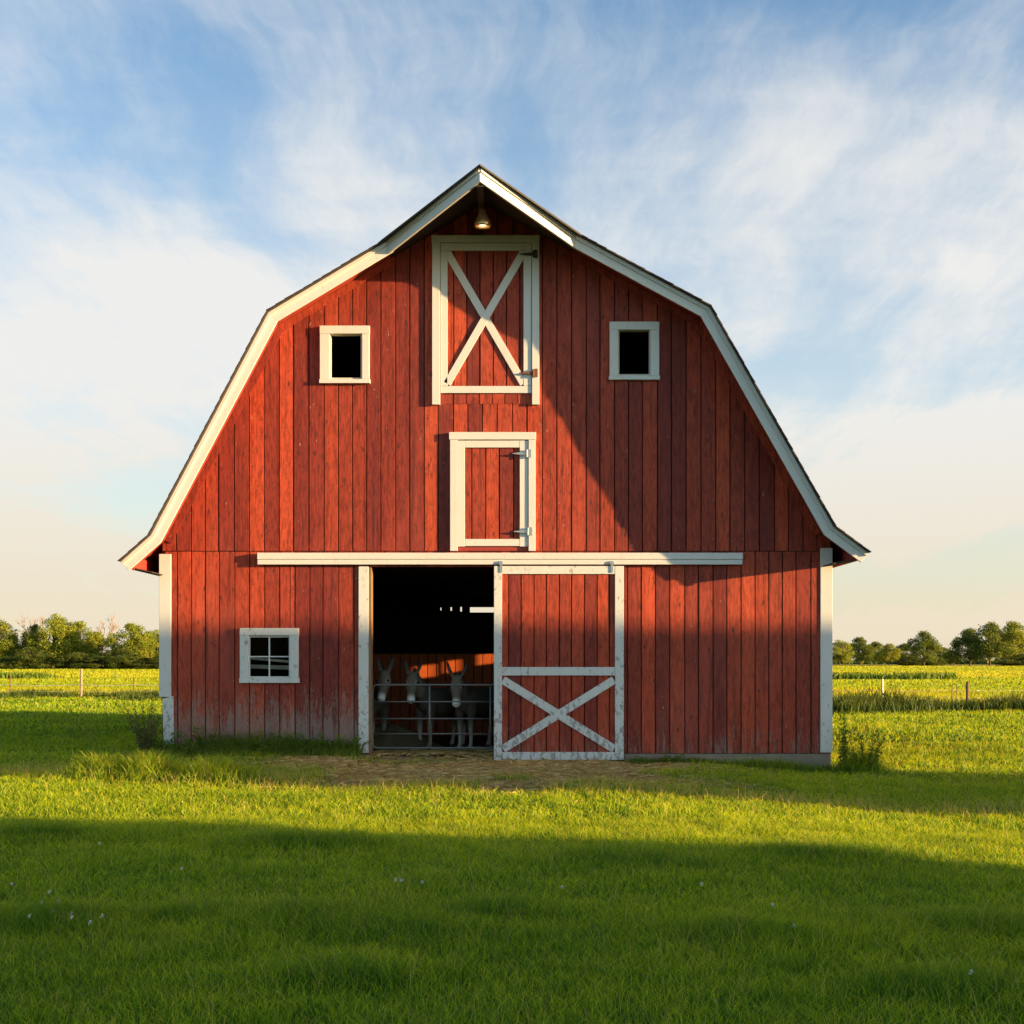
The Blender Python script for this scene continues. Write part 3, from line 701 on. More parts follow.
    nm.name = 'donkey'; nm.materials.append(M_coat)
    o = bpy.data.objects.new('donkey', nm); COL.objects.link(o); tag(o, label, 'donkey', 'donkeys behind the gate')
    for s_ in (-1, 1):
        e = MB(); c = hpnt(.155, .052, s_*.104); pr = [(math.sin(k*PI/8)*.026, -math.cos(k*PI/8)*.026) for k in range(9)]; e.lathe(pr, 12, c-dors*.006); eo = e.build('eye', M_eye, None, smooth=True); eo.parent = o
    mn = MB()
    cr = [Vector(nk(.02, 1.20)), Vector(nk(.12, 1.30+headz*.5)), Vector(nk(.21, 1.41+headz)), poll+Vector((0, .02, .10))]
    for a_, b_ in zip(cr[:-1], cr[1:]):
        for k in range(9):
            p = a_.lerp(b_, k/9); mn.tube([p-Vector((0, 0, .05)), p+Vector((random.uniform(-.015, .015), .02, .03))], [.018, .006], 5)
    mo = mn.build('mane', M_mane, None); mo.parent = o
    o.location = loc; o.rotation_euler = (0, 0, rot)
    return o
donkey('leftmost of the three grey donkeys, standing over the hay heap behind the gate', (X(386, 1.4)-.10, 1.42, 0), .62, neck_yaw=.25, head_pitch=66, head_yaw=.65, ear_spread=.10, headz=.03, head_roll=.12)
donkey('middle of the three grey donkeys, its forelegs just left of the gate upright', (X(422, 1.45), 1.42, 0), -.62, neck_yaw=-.10, head_pitch=66, head_yaw=-.45, ear_spread=.10, headz=-.0, tone=1.0, head_roll=-.05)
donkey('grey donkey at the right of the three, facing out between the gate rails', (X(463, 1.2), 1.15, 0), -.55, neck_yaw=-.25, head_pitch=68, head_yaw=-.25, ear_spread=.13, headz=-.05, tone=1.05)

# ------------------------------------------------------------------ grass and plants
def vnoise(x, y, s, seed):
    r = np.random.default_rng(seed); G = r.random((128, 128)); fx = np.mod(x*s+400, 127); fy = np.mod(y*s+400, 127)
    i = np.floor(fx).astype(int); j = np.floor(fy).astype(int); a = fx-i; b = fy-j; a = a*a*(3-2*a); b = b*b*(3-2*b)
    i2 = (i+1) % 127; j2 = (j+1) % 127
    return (G[i, j]*(1-a)+G[i2, j]*a)*(1-b)+(G[i, j2]*(1-a)+G[i2, j2]*a)*b
def blades(name, x, y, hgt, wid, lean, mat, rnd, zoff=0.0):
    n = len(x); z = gh(x, y)-.01+zoff
    th = RNG.uniform(0, 2*PI, n); la = RNG.uniform(0, 2*PI, n); ll = hgt*lean*RNG.uniform(.3, 1.2, n)
    dx_, dy_ = np.cos(th)*wid/2, np.sin(th)*wid/2; lx, ly = np.cos(la)*ll, np.sin(la)*ll
    V = np.zeros((n, 5, 3))
    V[:, 0] = np.stack([x-dx_, y-dy_, z], -1); V[:, 1] = np.stack([x+dx_, y+dy_, z], -1)
    mx, my, mz = x+lx*.32, y+ly*.32, z+hgt*.58
    V[:, 2] = np.stack([mx+dx_*.8, my+dy_*.8, mz], -1); V[:, 3] = np.stack([mx-dx_*.8, my-dy_*.8, mz], -1)
    V[:, 4] = np.stack([x+lx, y+ly, z+hgt*np.clip(1-.25*lean*lean, .5, 1)], -1)
    b = np.arange(n)[:, None]*5
    return np_mesh(name, V.reshape(-1, 3), b+np.array([0, 1, 2, 3]), b+np.array([3, 2, 4]), mat, {'bid': np.repeat(rnd, 5), 'tip': np.tile(np.array([0, 0, .5, .5, 1.0]), n)})
def scatter(d0, d1, dens, slope=.40, extra=2.0):
    A = (d1-d0)*(slope*(d0+d1)+2*extra); n = int(A*dens)
    d = np.sqrt(RNG.uniform(d0*d0, d1*d1, n)) if d0 > 3 else RNG.uniform(d0, d1, n)
    x = RNG.uniform(-1, 1, n)*(slope*d+extra)
    return x, d-CD
def keep_mask(x, y):
    inb = (x > BX0-.02) & (x < BX1+.02) & (y > -.05) & (y < BY1+.1)
    dd_ = np.sqrt(((x+.1)/3.7)**2+((y+2.1)/4.7)**2)+(vnoise(x, y, .9, 3)-.5)*.8
    ap = (dd_ < 1.06) & (RNG.random(len(x)) < .97*(1-sm(.68, 1.06, dd_))+.02*(dd_ < .9))
    return ~(inb | ap)
parts = []
for (d0, d1, dn, h0, w0, sl_) in ((5.2, 9, 6000, .082, .0036, .40), (9, 14, 3600, .082, .0048, .40), (14, 21, 1250, .088, .0085, .40), (21, 30, 560, .09, .012, .42), (30, 46, 170, .10, .024, .42), (46, 64, 70, .10, .036, .42)):
    x, y = scatter(d0, d1, dn, sl_, 3.6 if d0 < 14 else 3.0); k = keep_mask(x, y); x, y = x[k], y[k]
    cl = vnoise(x, y, .6, 5)*.25+vnoise(x, y, 1.9, 6)*.4+vnoise(x, y, 4.6, 16)*.35; cl2 = vnoise(x, y, 8.0, 8)
    tuft = sm(.52, .74, vnoise(x*.8, y*1.5, .42, 11))
    tf = np.zeros(len(x))
    for (tx_, ty_, ta, tb) in ((-1.18, -15.6, .55, .42), (-1.9, -15.4, .35, .3), (-.07, -15.4, .28, .22), (2.85, -15.7, .5, .35), (-2.75, -15.5, .4, .3), (-.95, -15.9, .7, .4), (1.25, -16.1, .4, .25), (-1.75, -12.2, .7, .4), (.9, -13.2, .6, .35), (2.6, -12.4, .6, .35), (-.9, -17, .3, .2), (2.0, -17.3, .35, .2), (-4.2, -11.6, .6, .4)):
        tf = np.maximum(tf, np.exp(-((x-tx_)/ta)**2-((y-ty_)/tb)**2))
    tuft = np.clip(tuft*.12+tf*1.05*(.35+1.2*cl), 0, 1.5)
    h = h0*(.55+.75*cl+.35*(cl2-.5)+.95*tuft)*RNG.uniform(.42, 1.6, len(x))
    h *= np.where((y > -1.0) & (x > 2.0) & (x < 5.6) & (y < .5), .45, 1)
    r = np.clip(.20+.30*vnoise(x, y, .8, 9)+.32*vnoise(x, y, 3.5, 19)-.75*tuft+RNG.normal(0, .33, len(x)), 0, .95)
    ff = -y; edge_ = np.exp(-((ff-6.2-.28*x)/.7)**2); st = RNG.random(len(x)) < .022+.22*edge_; r[st] = 1.0; h[st] *= (1.45+.5*edge_[st])*RNG.uniform(.7, 1.3, st.sum())
    kk = ~((d0 > 40) & (x > 0)); x, y, h, r = x[kk], y[kk], h[kk], r[kk]; st = r >= 1
    parts.append((x, y, h, np.full(len(x), w0)*RNG.uniform(.7, 1.2, len(x))*np.where(st, .6, 1), r))
x, y, h, wd, r = [np.concatenate(k) for k in zip(*parts)]
o = blades('lawn_grass', x, y, h, wd, .75, M_grass, r)
tag(o, 'short green lawn grass all around the barn', 'grass', kind='stuff')
print('blades', len(x))
# unmown strip along the foundation, and by the fences
def strip_grass(n, fx, fy): return fx(n), fy(n)
n = 5200; x = np.concatenate([RNG.uniform(BX0-.1, X(362), n), RNG.uniform(X(628), BX1+.5, n)])
d = np.abs(RNG.normal(0, .32, 2*n)); d[:n] *= 1.35; y = -.08-d; hh_ = .13+.42*np.exp(-d/.35)*vnoise(x, y, 1.3, 21)*1.2; hh_[n:] *= .42
o = blades('foundation_grass', x, y, hh_*RNG.uniform(.5, 1.3, 2*n), np.full(2*n, .011), .7, M_weed, RNG.random(2*n))
tag(o, 'unmown dark green grass along the foot of the barn wall', 'grass', kind='stuff')
n = 34000; x = RNG.uniform(-28, 27, n); rt = x > 0; y = np.where(rt, 20.6+RNG.normal(0, .8, n)+.3*np.sin(x*.6), 35.5+RNG.normal(0, 1.7, n)+.8*np.sin(x*.5))
hh_ = np.where(rt, .62, .40)*(.35+.9*vnoise(x, y, .5, 31))*RNG.uniform(.5, 1.2, n)
k = (np.abs(x) > 5) & ~((~rt) & (vnoise(x, y, .35, 37) < .38)); x, y, hh_ = x[k], y[k], hh_[k]
o = blades('fence_line_grass', x, y, hh_, np.full(len(x), .030), .5, M_rough, RNG.random(len(x))*.9)
tag(o, 'tall dark unmown grass under the wire fences', 'grass', kind='stuff')
n = 110000; d = np.sqrt(RNG.uniform(45**2, 92**2, n)); x = RNG.uniform(-.44, .44, n)*d; y = d-CD; k = (np.abs(x) > 4) & np.where(x > 0, (y > 21.6) & (d < 72), d > 61.5); x, y, d = x[k], y[k], d[k]
o = blades('meadow_grass', x, y, np.where(x > 0, .28, .18)*RNG.uniform(.4, 1.2, len(x))*(.4+vnoise(x, y, .25, 41)), np.full(len(x), .05), .6, M_gold, np.clip(vnoise(x, y, .12, 43)*.8+RNG.random(len(x))*.4-.1, 0, 1))
tag(o, 'golden seeding meadow grass beyond the fences', 'grass', kind='stuff')
n = 150000; d = 70*np.exp(RNG.random(n)*math.log(380/70)); x = RNG.uniform(-.40, .40, n)*d; k = np.abs(x) > .11*d; x, d = x[k], d[k]; y = d-CD
band = np.interp(d, [70, 76, 108, 112, 118, 124, 200, 215, 320, 360], [.6, .2, .25, .2, .3, .65, .5, .3, .35, .6])
o = blades('field_grass', x, y, .20*RNG.uniform(.4, 1.2, len(x))*(.4+vnoise(x, y, .08, 44)), .05+d*.0006, .5, M_gold, np.clip(band+vnoise(x*.3, y, .09, 45)*.5-.25+RNG.normal(0, .12, len(x)), 0, 1))
tag(o, 'bright yellow green grass of the far hay fields', 'grass', kind='stuff')
n = 16000; x = RNG.uniform(-45, 48, n); y = 115-CD+RNG.normal(0, 1.1, n)+2*np.sin(x*.15); k = (np.abs(x) > 22) & (vnoise(x, y, .12, 52) > .5); x, y = x[k], y[k]
o = blades('ditch_grass', x, y, .75*RNG.uniform(.3, 1.1, len(x)), np.full(len(x), .12), .5, M_weed, RNG.random(len(x)))
tag(o, 'dark strip of rough grass along the ditch between the far fields', 'grass', kind='stuff')
# straw
n = 34000; x = RNG.normal(-.3, 1.75, n); y = -2.0+RNG.normal(0, 1.7, n); k = (y < -.02) | ((x > X(372)) & (x < X(494)) & (y < 2)); x, y = x[k], y[k]; n = len(x)
th = RNG.uniform(0, PI, n); L_ = RNG.uniform(.08, .26, n); z = gh(x, y)+RNG.uniform(.004, .03, n)
ux, uy = np.cos(th), np.sin(th); V = np.zeros((n, 4, 3)); w_ = .004
for q, (a_, b_) in enumerate(((-1, -1), (1, -1), (1, 1), (-1, 1))):
    V[:, q] = np.stack([x+a_*ux*L_/2-b_*uy*w_, y+a_*uy*L_/2+b_*ux*w_, z+a_*RNG.uniform(-.01, .012, n)+(b_ > 0)*.004], -1)
o = np_mesh('straw_litter', V.reshape(-1, 3), np.arange(n)[:, None]*4+np.arange(4), None, M_straw, {'bid': np.repeat(RNG.random(n), 4)})
tag(o, 'dry straw scattered on the trodden ground at the barn doorway', 'straw', kind='stuff')

def weed(name, label, cat, px, y, height, spread, nst, mat, leafsize=.05, dens=40, group=None, upright=.25, seedheads=False, lit=None):
    xx = X(px, y); b0 = Vector((xx, y, float(gh(xx, y))-.02)); root = thing(name, label, cat, b0, group)
    st = MB(); lf = MB()
    for i in range(nst):
        a = random.uniform(0, 2*PI); r0 = spread*.35*random.random(); ht = height*random.uniform(.45, 1) if i else height
        p0 = b0+Vector((math.cos(a)*r0, math.sin(a)*r0*.7, 0)); out = Vector((math.cos(a), math.sin(a), 0))*spread*random.uniform(.2, 1)*(upright*2)
        if i == 0: out *= .2
        pts = [p0+out*(k/5)**1.5+Vector((random.uniform(-.01, .01), random.uniform(-.01, .01), ht*k/5)) for k in range(6)]
        st.tube(pts, [.008*(1-.13*k) for k in range(6)], 5)
        for k in range(dens):
            t = random.uniform(.12, 1)**.9*5; i0 = min(4, int(t)); p = pts[i0].lerp(pts[i0+1], t-i0); s_ = leafsize*random.uniform(.5, 1.2)*(1.15-.6*t/5)
            d = Vector((random.gauss(0, 1), random.gauss(0, 1), random.uniform(.1, 1.1))).normalized(); n_ = d.cross(Vector((random.gauss(0, 1), random.gauss(0, 1), random.gauss(0, 1)))).normalized()
            q = p+d*s_*2.0; mid_ = p+d*s_
            lf.add([p, mid_+n_*s_*.42, q-Vector((0, 0, s_*.3)), mid_-n_*s_*.42], [(0,1,2,3)], random.random())
        if seedheads:
            for k in range(14):
                p = pts[5]+Vector((random.gauss(0, .012), random.gauss(0, .012), -random.random()*.16)); d = Vector((random.gauss(0, .4), random.gauss(0, .4), 1)).normalized()*.03; n_ = Vector((.006, 0, 0))
                lf.add([p-n_, p+d*.5+n_, p+d, p+d*.5-n_*2], [(0,1,2,3)], 1.0)
    st.build('stem', mat, root); lf.build('foliage', mat, root)
    return root
weed('tall_weed', 'tall spiky green weed at the right corner of the barn', 'weed', 845, -.35, 1.12, .24, 8, M_weed, .046, 46, upright=.16)
weed('tall_weed', 'bushy green weed a step right of the barn corner', 'weed', 864, -.5, .74, .42, 16, M_weed, .046, 38, upright=.55)
weed('dry_weed', 'sparse dry weed standing in shade at the left corner of the barn', 'weed', 148, -.2, .98, .45, 20, M_dryweed, .045, 44, upright=.45)
weed('tall_weed', 'tallest leafy green weed against the wall, just left of the small paned window', 'weed', 206, -.28, .5, .45, 9, M_weed, .05, 34, upright=.5)
weed('tall_weed', 'low leafy weed beside the white door post', 'weed', 336, -.35, .34, .45, 10, M_weed, .045, 34, upright=.6)
weed('tall_weed', 'low leafy weed between the paned window and the doorway', 'weed', 290, -.28, .36, .4, 8, M_weed, .045, 30, upright=.5)
weed('tall_weed', 'low weed growing against the concrete foundation right of the sliding door', 'weed', 660, -.3, .24, .4, 9, M_weed, .04, 30, upright=.6)
for k in range(11):
    weed('low_weed', 'low leafy green weed in the thick row along the worn wall left of the doorway', 'weed', 180+k*15.5+random.uniform(-5, 5), -random.uniform(.2, .75), random.uniform(.24, .46), random.uniform(.35, .5), 9, M_weed, random.uniform(.035, .055), 34, group='low weeds along the worn left wall', upright=.55)
def clump(label, px, y, hgt, sx, sy, n, group='tall grass clumps left of the doorway'):
    xx = X(px, y); x = RNG.normal(xx, sx, n); yy = RNG.normal(y, sy, n); e = np.exp(-((x-xx)/sx)**2*.35-((yy-y)/sy)**2*.35)
    o = blades('grass_clump', x, yy, hgt*(.35+.7*e)*RNG.uniform(.5, 1.15, n), np.full(n, .011), .6, M_tallgrass, RNG.random(n))
    tag(o, label, 'grass clump', group)
clump('wide clump of tall yellowish seeding grass left of the barn corner', 104, -5.1, .42, .30, .22, 2600)
clump('clump of tall yellowish grass in front of the left barn corner', 150, -5.2, .47, .24, .20, 2200)
clump('clump of tall yellowish grass below the small paned window', 213, -5.3, .42, .32, .22, 2600)
clump('wispy tall grass clump between the weeds at the right corner of the barn', 862, -.45, .50, .22, .14, 900, None)
clump('low grass clump against the concrete foundation near the right barn corner', 775, -.25, .26, .55, .10, 1500, None)
# clover heads on the shaded lawn
fl = [(40,911),(52,917),(57,905),(69,918),(70,929),(28,926),(88,934),(100,926),(10,890),(48,902),(98,857),(180,880),(394,897),(400,893),(421,893),(560,905),(700,902),(771,920),(969,984),(792,934)]
labs = ['white clover head in the shaded lawn, far left of the frame']*len(fl)
for k, (px, py) in enumerate(fl):
    dep = FPX*CZ/(py-HY)*.95; xx = (px-512)*dep/FPX; yy = dep-CD; b0 = Vector((xx, yy, float(gh(xx, yy)))); ht = random.uniform(.10, .15)
    t = thing('clover_flower', 'small round white clover head standing in the shaded foreground grass', 'flower', b0, 'white clover heads in the lawn')
    mb = MB(); mb.tube([b0, b0+Vector((.01, 0, ht))], .0016, 5); mb.build('stem', M_weed, t)
    mb = MB()
    for q in range(26):
        d = Vector((random.gauss(0, 1), random.gauss(0, 1), random.gauss(.2, 1))).normalized(); c = b0+Vector((.01, 0, ht)); n_ = d.cross(Vector((.3, .5, .8))).normalized()*.003
        mb.add([c-n_, c+d*.013-n_*.6, c+d*.015, c+d*.013+n_*.6, c+n_], [(0,1,2,3,4)])
    mb.build('blossom', M_clover, t)

# ------------------------------------------------------------------ fences
def fence(label, posts, wires):
    x0, y0_ = posts[0][0], posts[0][1]; t = thing('wire_fence', label, 'fence', (x0, y0_, 0))
    for (xx, yy, ht, rad, mat, lab) in posts:
        mb = MB(); z0 = float(gh(xx, yy)); mb.tube([(xx, yy, z0-.3), (xx+.01, yy, z0+ht*.5), (xx+.015, yy, z0+ht-.02), (xx+.015, yy, z0+ht)], [rad, rad*.97, rad*.95, rad*.8], 10); mb.build('post', mat, t, label=lab)
    mb = MB()
    for zh, r_ in wires:
        pts = []
        for a_, b_ in zip(posts[:-1], posts[1:]):
            for k in range(6): s_ = k/6; pts.append((a_[0]*(1-s_)+b_[0]*s_, a_[1]*(1-s_)+b_[1]*s_-a_[3], zh-.04*math.sin(PI*s_)))
        mb.tube(pts, r_, 5)
    mb.build('wire', M_wire, t)
M_wire = simple('pale_fence_wire', (.55, .50, .40), .5, .3)
M_postwood = simple('weathered_post_wood', (.30, .22, .14), .85, var=.3, scale=6); M_postdark = simple('dark_post_wood', (.13, .065, .045), .85, var=.3, scale=6)
M_postwhite = simple('white_fence_post', (.75, .73, .68), .6)
def fx(px, d): return (px-512)*d/FPX
d1 = 60.0
fence('thin wire fence with wooden posts across the field left of the barn',
      [(fx(-230, d1), d1-CD, 1.0, .04, M_postwood, None), (fx(10, d1), d1-CD, .95, .022, M_postdark, 'thin dark stake'), (fx(81, d1), d1-CD, 1.22, .055, M_postwood, 'stout wooden post'), (fx(133.5, d1), d1-CD, .85, .018, M_postdark, 'thin dark stake'), (fx(200, d1), d1-CD, .9, .02, M_postdark, None), (fx(330, d1), d1-CD, .9, .02, M_postdark, None)], [(.55, .014), (.30, .006)])
d2 = 46.0
fence('thin wire fence with white and dark posts across the field right of the barn',
      [(fx(700, d2), d2-CD, 1, .03, M_postdark, None), (fx(882, d2), d2-CD, .95, .042, M_postwhite, 'white post'), (fx(906, d2+6), d2+.6-CD, .8, .012, M_postdark, 'thin stake'), (fx(956, d2), d2-CD, .82, .012, M_postdark, 'thin stake'), (fx(967, d2), d2-CD, .92, .05, M_postdark, 'dark brown post'), (fx(979, d2), d2-CD, .82, .012, M_postwood, 'thin stake'), (fx(997, d2), d2-CD, .8, .012, M_postwood, 'thin stake'), (fx(1120, d2), d2-CD, .95, .04, M_postdark, None)], [(.62, .005), (.38, .005)])

# ------------------------------------------------------------------ trees
def tree_meshes(h, rx, ry, crown0, nblob, nleaf, leaf, mat, seed, trunk_r=.22, rag=1.0, lobes=None):
    r = random.Random(seed); tr = MB()
    top = h*.8
    pts = [Vector((r.uniform(-.15, .15)*k, r.uniform(-.15, .15)*k, top*k/5)) for k in range(6)]
    tr.tube(pts, [trunk_r*(1-.16*k) for k in range(6)], 8)
    blobs = []
    for i in range(nblob):
        a = r.uniform(0, 2*PI); zz = r.random(); prof_ = math.sin(PI*min(1, .18+.82*zz))**.6
        rr_ = r.random()**.45*prof_
        c = Vector((math.cos(a)*rx*rr_, math.sin(a)*ry*rr_, h*crown0+(h*(1-crown0))*(.08+.84*zz)))
        br = r.uniform(.20, .40)*min(rx, h*.35)*rag*(1-.35*zz)
        blobs.append((c, br))
        s0 = pts[min(5, max(1, int(5*(c.z/top)*.75)))]
        tr.tube([s0, s0.lerp(c, .55)+Vector((0, 0, .12*h*.2)), c], [trunk_r*.32, trunk_r*.2, trunk_r*.06], 5)
    # leaves
    rg = np.random.default_rng(seed); n = nleaf
    cs = np.array([b[0] for b in blobs]); br = np.array([b[1] for b in blobs]); pk = rg.choice(len(blobs), n, p=br**2/np.sum(br**2))
    d = rg.normal(size=(n, 3)); d /= np.linalg.norm(d, axis=1)[:, None]
    rad = br[pk]*rg.uniform(.35, 1.12, n)**.6; rad *= np.where(rg.random(n) < .12, 1.25, 1)
    c = cs[pk]+d*rad[:, None]*np.array([1.1, 1.1, .95])+rg.normal(size=(n, 3))*.12
    t1 = rg.normal(size=(n, 3)); t1 /= np.linalg.norm(t1, axis=1)[:, None]; nrm = d*.8+rg.normal(size=(n, 3))*.6
    t2 = np.cross(nrm, t1); t2 /= np.linalg.norm(t2, axis=1)[:, None]+1e-9
    s_ = leaf*rg.uniform(.5, 1.3, n)[:, None]
    V = np.stack([c-t1*s_*.6, c+t2*s_*.42, c+t1*s_*.7, c-t2*s_*.42], 1)
    bid = np.clip(rg.random(len(blobs))[pk]*.7+rg.random(n)*.3, 0, 1)
    return tr, V.reshape(-1, 3), np.repeat(bid, 4), n
KINDS = {}
def tree(label, px, d, hpx, wpx, kind, rotz, basepy=None, name='broadleaf_tree', group='trees on the far field edge', crown0=.16):
    h = hpx*d/FPX; rxx = wpx*1.18*d/FPX/2
    mat = {'A': M_leafA, 'B': M_leafB, 'C': M_leafC}[kind[0]]
    key = kind
    if key not in KINDS:
        tr, V, bid, n = tree_meshes(10, 4.2, 4.2, crown0, 80, 13000, .25, mat, hash(kind) % 1 + sum(map(ord, kind))*7, rag=1.0)
        KINDS[key] = (tr, V, bid, n)
        base = thing(name, label, 'tree', (0, 0, 0), group)
        to = tr.build('trunk', M_bark, base)
        co = np_mesh('crown', V, np.arange(n)[:, None]*4+np.arange(4), None, mat, {'bid': bid}); co.parent = base
        KINDS[key] = base
        r = base
    else:
        src = KINDS[key]; r = src.copy(); COL.objects.link(r); r['label'] = label; r['group'] = group
        for ch in list(src.children): c_ = ch.copy(); COL.objects.link(c_); c_.parent = r
    xx = fx(px, d); r.location = (xx, d-CD, -.1); r.rotation_euler = (0, 0, rotz); r.scale = (rxx/4.2, rxx/4.2, h/10)
    return r
def bare_tree(label, px, d, hpx, seed, spread=.5):
    r = random.Random(seed); h = hpx*d/FPX; xx = fx(px, d); t = thing('bare_tree', label, 'tree', (xx, d-CD, -.1), 'bare trees on the far field edge')
    mb = MB(); tw = MB()
    def grow(m_, p, dirv, L, rad, lev):
        q = p+dirv*L*.5+Vector((r.gauss(0, .04), r.gauss(0, .04), 0))*L; e = p+dirv*L
        m_.tube([p, q, e], [rad, rad*.85, rad*.65], 5)
        if lev == 0: return
        for k in range(3 if lev > 1 else 4):
            a = r.uniform(0, 2*PI); sp = r.uniform(.25, .6)*(.7+spread)
            nd = (dirv+Vector((math.cos(a)*sp, math.sin(a)*sp, r.uniform(-.05, .35)))).normalized()
            grow(tw, p.lerp(e, r.uniform(.55, 1)), nd, L*r.uniform(.55, .8), rad*.55, lev-1)
    base = Vector((xx, d-CD, -.1)); grow(mb, base, Vector((.02, 0, 1)), h*.36, .24, 4)
    mb.build('trunk', M_barkpale, t); tw.build('branches', M_barkpale, t)
def bush(label, px, d, hpx, wpx, kind, rotz):
    b = tree(label, px, d, hpx, wpx, kind, rotz, name='bush', group='bushes along the far field edge', crown0=.0); b['category'] = 'bush'
L0 = 250.0
tree('yellowish green tree cut by the left edge of the photo', -2, L0, 52, 34, 'A1', .3)
tree('low tan green tree next to the leftmost tree', 14, L0+6, 33, 28, 'A2', 1.9)
tree('dark slender tree at the left of the tallest left-hand tree', 35, L0+4, 46, 24, 'B1', 1.1)
tree('tallest round tree left of the barn, olive green', 56, L0, 56, 44, 'A1', 2.2)
tree('broad olive tree right of the tallest left-hand tree', 78, L0+3, 49, 38, 'A2', .4)
tree('dark narrow tree between the olive trees and the pale bare tree', 97, L0+8, 37, 26, 'B2', .9)
tree('olive tree nearest the left wall of the barn', 132, L0-4, 47, 40, 'A2', 3.9)
tree('yellowish tree half hidden behind the left corner of the barn', 155, L0+3, 40, 34, 'A1', 4.6)
tree('yellow green tree hidden behind the barn at left', 185, L0+3, 42, 40, 'A2', 5.3)
bare_tree('pale bare tree behind the olive tree at far left', 30, L0+14, 68, 3)
bare_tree('pale bare tree rising behind the gap left of the barn', 103, L0+14, 66, 5, .6)
bare_tree('small pale bare tree close to the left corner of the barn', 143, L0+16, 46, 8)
for k, (px, hp2, wp, kd) in enumerate(((6, 17, 34, 'C1'), (30, 20, 40, 'C2'), (52, 17, 36, 'C1'), (76, 18, 40, 'C2'), (98, 20, 42, 'C1'), (122, 17, 40, 'C2'), (146, 19, 44, 'C1'), (170, 16, 44, 'C2'))):
    hp2 *= (.7, 1.15, .6, 1.0, .8, 1.2, .65, 1.0)[k]; bush(['dark bush at the foot of the leftmost tree', 'dark bush below the far left bare tree', 'dark bush below the tallest left-hand tree', 'dark bush at the foot of the broad olive tree', 'dark bush below the pale bare tree in the gap', 'dark bush at the foot of the olive tree by the barn', 'dark bush just left of the barn corner', 'dark bush hidden behind the barn corner'][k], px, L0-8, hp2, wp, kd, k*1.3)
R0 = 420.0
for k, (px, dd_, hp2, wp, kd, lab) in enumerate((
    (840, 360, 27, 22, 'A1', 'yellow green rounded tree against the right corner of the barn'),
    (860, 420, 29, 24, 'B1', 'dark green tree second from the barn on the right'),
    (875, 430, 24, 24, 'B2', 'dark green tree third from the barn on the right'),
    (889, 380, 23, 20, 'A2', 'small bright green tree left of the lone tall one'),
    (905, 440, 22, 24, 'B2', 'hazy low tree left of the lone tall one'),
    (924, 370, 36, 26, 'B1', 'lone tall ragged tree standing in front of the right-hand row'),
    (940, 430, 19, 26, 'B2', 'low dark tree right of the lone tall one'),
    (951, 400, 16, 16, 'A2', 'smallest round tree right of the lone tall one'),
    (970, 400, 38, 30, 'B1', 'left dark tree of the big clump at far right'),
    (990, 390, 44, 36, 'B2', 'tallest broad tree of the big clump at far right'),
    (1012, 392, 45, 34, 'A2', 'yellow tinged tree at the right end of the big clump'),
    (1034, 400, 42, 34, 'B1', 'dark tree cut by the right edge of the photo'))):
    tree(lab, px, dd_, hp2, wp, kd, k*1.7+.5, group='trees in the row right of the barn', crown0=.12)
for k, (px, hp2, wp, lab) in enumerate(((912, 10, 26, 'low shrub at the left foot of the lone tall tree'), (934, 11, 22, 'low shrub at the right foot of the lone tall tree'), (1020, 12, 40, 'low shrub under the big clump at far right'))):
    bush(lab, px, 380, hp2, wp, 'C1', k)
# distant hedgerow
n = 9000; x = RNG.uniform(-420, 420, n); y = 520+RNG.normal(0, 4, n); z = np.abs(RNG.normal(0, 1.6, n))*(.5+vnoise(x, y, .03, 77)); d = RNG.normal(size=(n, 2, 3)); d /= np.linalg.norm(d, axis=2)[..., None]; c = np.stack([x, y, z], -1)
V = np.stack([c-d[:, 0]*1.1, c+d[:, 1]*.9, c+d[:, 0]*1.1, c-d[:, 1]*.9], 1)
o = np_mesh('far_hedgerow', V.reshape(-1, 3), np.arange(n)[:, None]*4+np.arange(4), None, M_leafC, {'bid': np.repeat(RNG.random(n), 4)}); tag(o, 'low dark hedgerow along the horizon', 'hedgerow', kind='stuff')

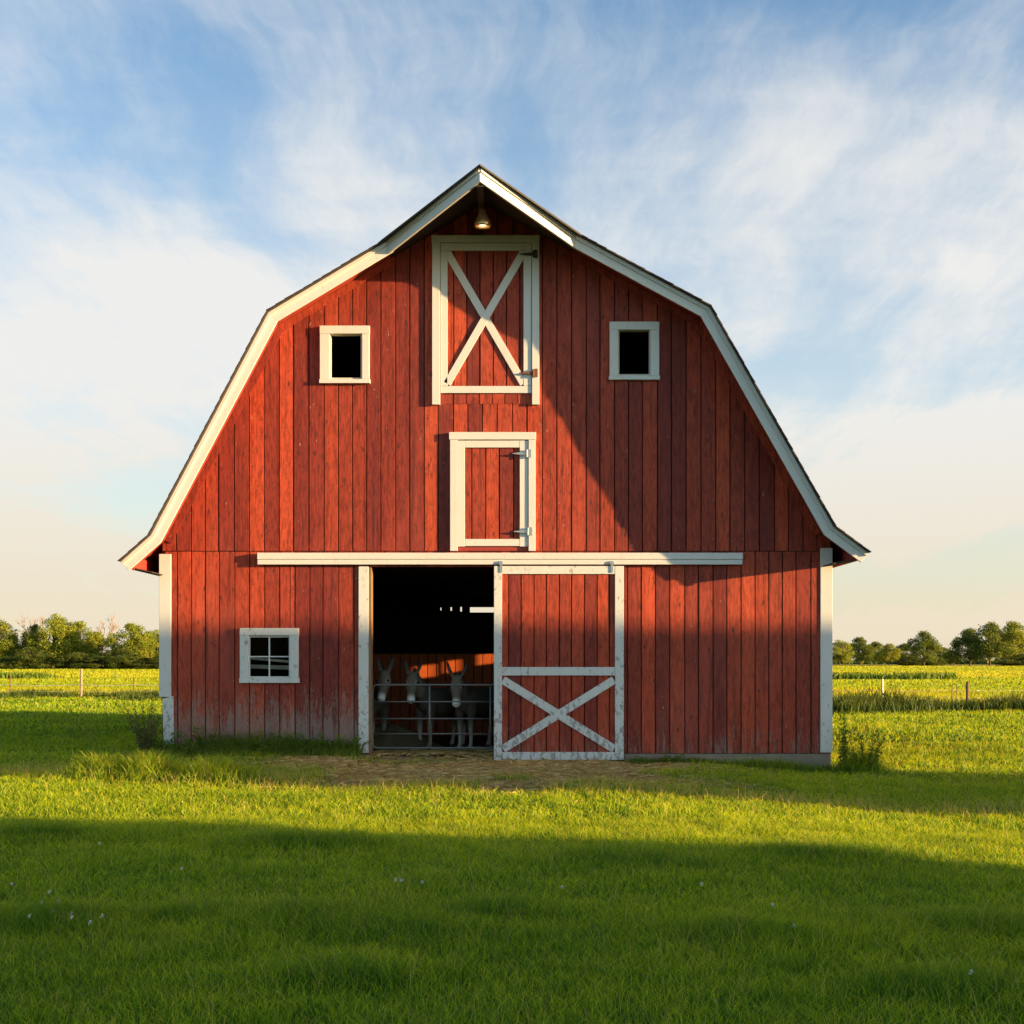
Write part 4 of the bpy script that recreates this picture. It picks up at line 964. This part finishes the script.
# ------------------------------------------------------------------ two shed-shaped blockers added unseen to the right, shaped to shade wall and yard
M_blockerwall = simple('grey_blocker_boards', (.28, .26, .23), .8); M_blockerroof = simple('blocker_roof_tin', (.22, .20, .19), .5)
U = Vector((SUNV.x, SUNV.y, 0)).normalized(); VV = Vector((U.y, -U.x, 0))
if VV.y > 0: VV = -VV
def shade_blocker(name, label, c0, c1, u0, length, eave, pitch):
    k = math.sqrt(1+.3**2); a, b = c0/k, c1/k; mid = (a+b)/2; ridge = eave+(b-a)/2*math.tan(pitch)
    org = U*(u0+length/2)+VV*mid; t = thing(name, label, 'shade_blocker', (org.x, org.y, 0))
    def q(u, v, z): p = U*u+VV*v; return (p.x, p.y, z)
    mb = MB(); e = [(a, 0), (b, 0), (b, eave-.1), (mid, ridge-.1), (a, eave-.1)]
    mb.add([q(u0, v, z-.3*(z == 0)) for v, z in e]+[q(u0+length, v, z-.3*(z == 0)) for v, z in e], [(0,1,2,3,4), (9,8,7,6,5), (0,5,6,1), (1,6,7,2), (4,9,5,0)]); mb.build('wall', M_blockerwall, t)
    mb = MB()
    for v0, v1 in ((a, mid), (b, mid)):
        mb.hexa([q(u0-.0, v0, eave-.09), q(u0, v1, ridge-.09), q(u0+length, v1, ridge-.09), q(u0+length, v0, eave-.09)], [q(u0, v0, eave), q(u0, v1, ridge), q(u0+length, v1, ridge), q(u0+length, v0, eave)])
    mb.build('roof', M_blockerroof, t)
    mb = MB(); mb.hexa([q(u0-.05, mid-1.5, 0), q(u0-.05, mid+1.5, 0), q(u0-.05, mid+1.5, 3), q(u0-.05, mid-1.5, 3)], [q(u0-.01, mid-1.5, 0), q(u0-.01, mid+1.5, 0), q(u0-.01, mid+1.5, 3), q(u0-.01, mid-1.5, 3)]); mb.build('door', M_darkwood, t)
shade_blocker('tall_shade_blocker', 'tall grey gabled shade blocker, added unseen right of the camera to shade the wall and yard', -1.75, 6.7, 50, 9, 7.55, math.radians(22))
shade_blocker('long_shade_blocker', 'long grey shade blocker, added unseen right of the camera to shade the foreground', 11.6, 48, 50, 12, 8.3, math.radians(4))
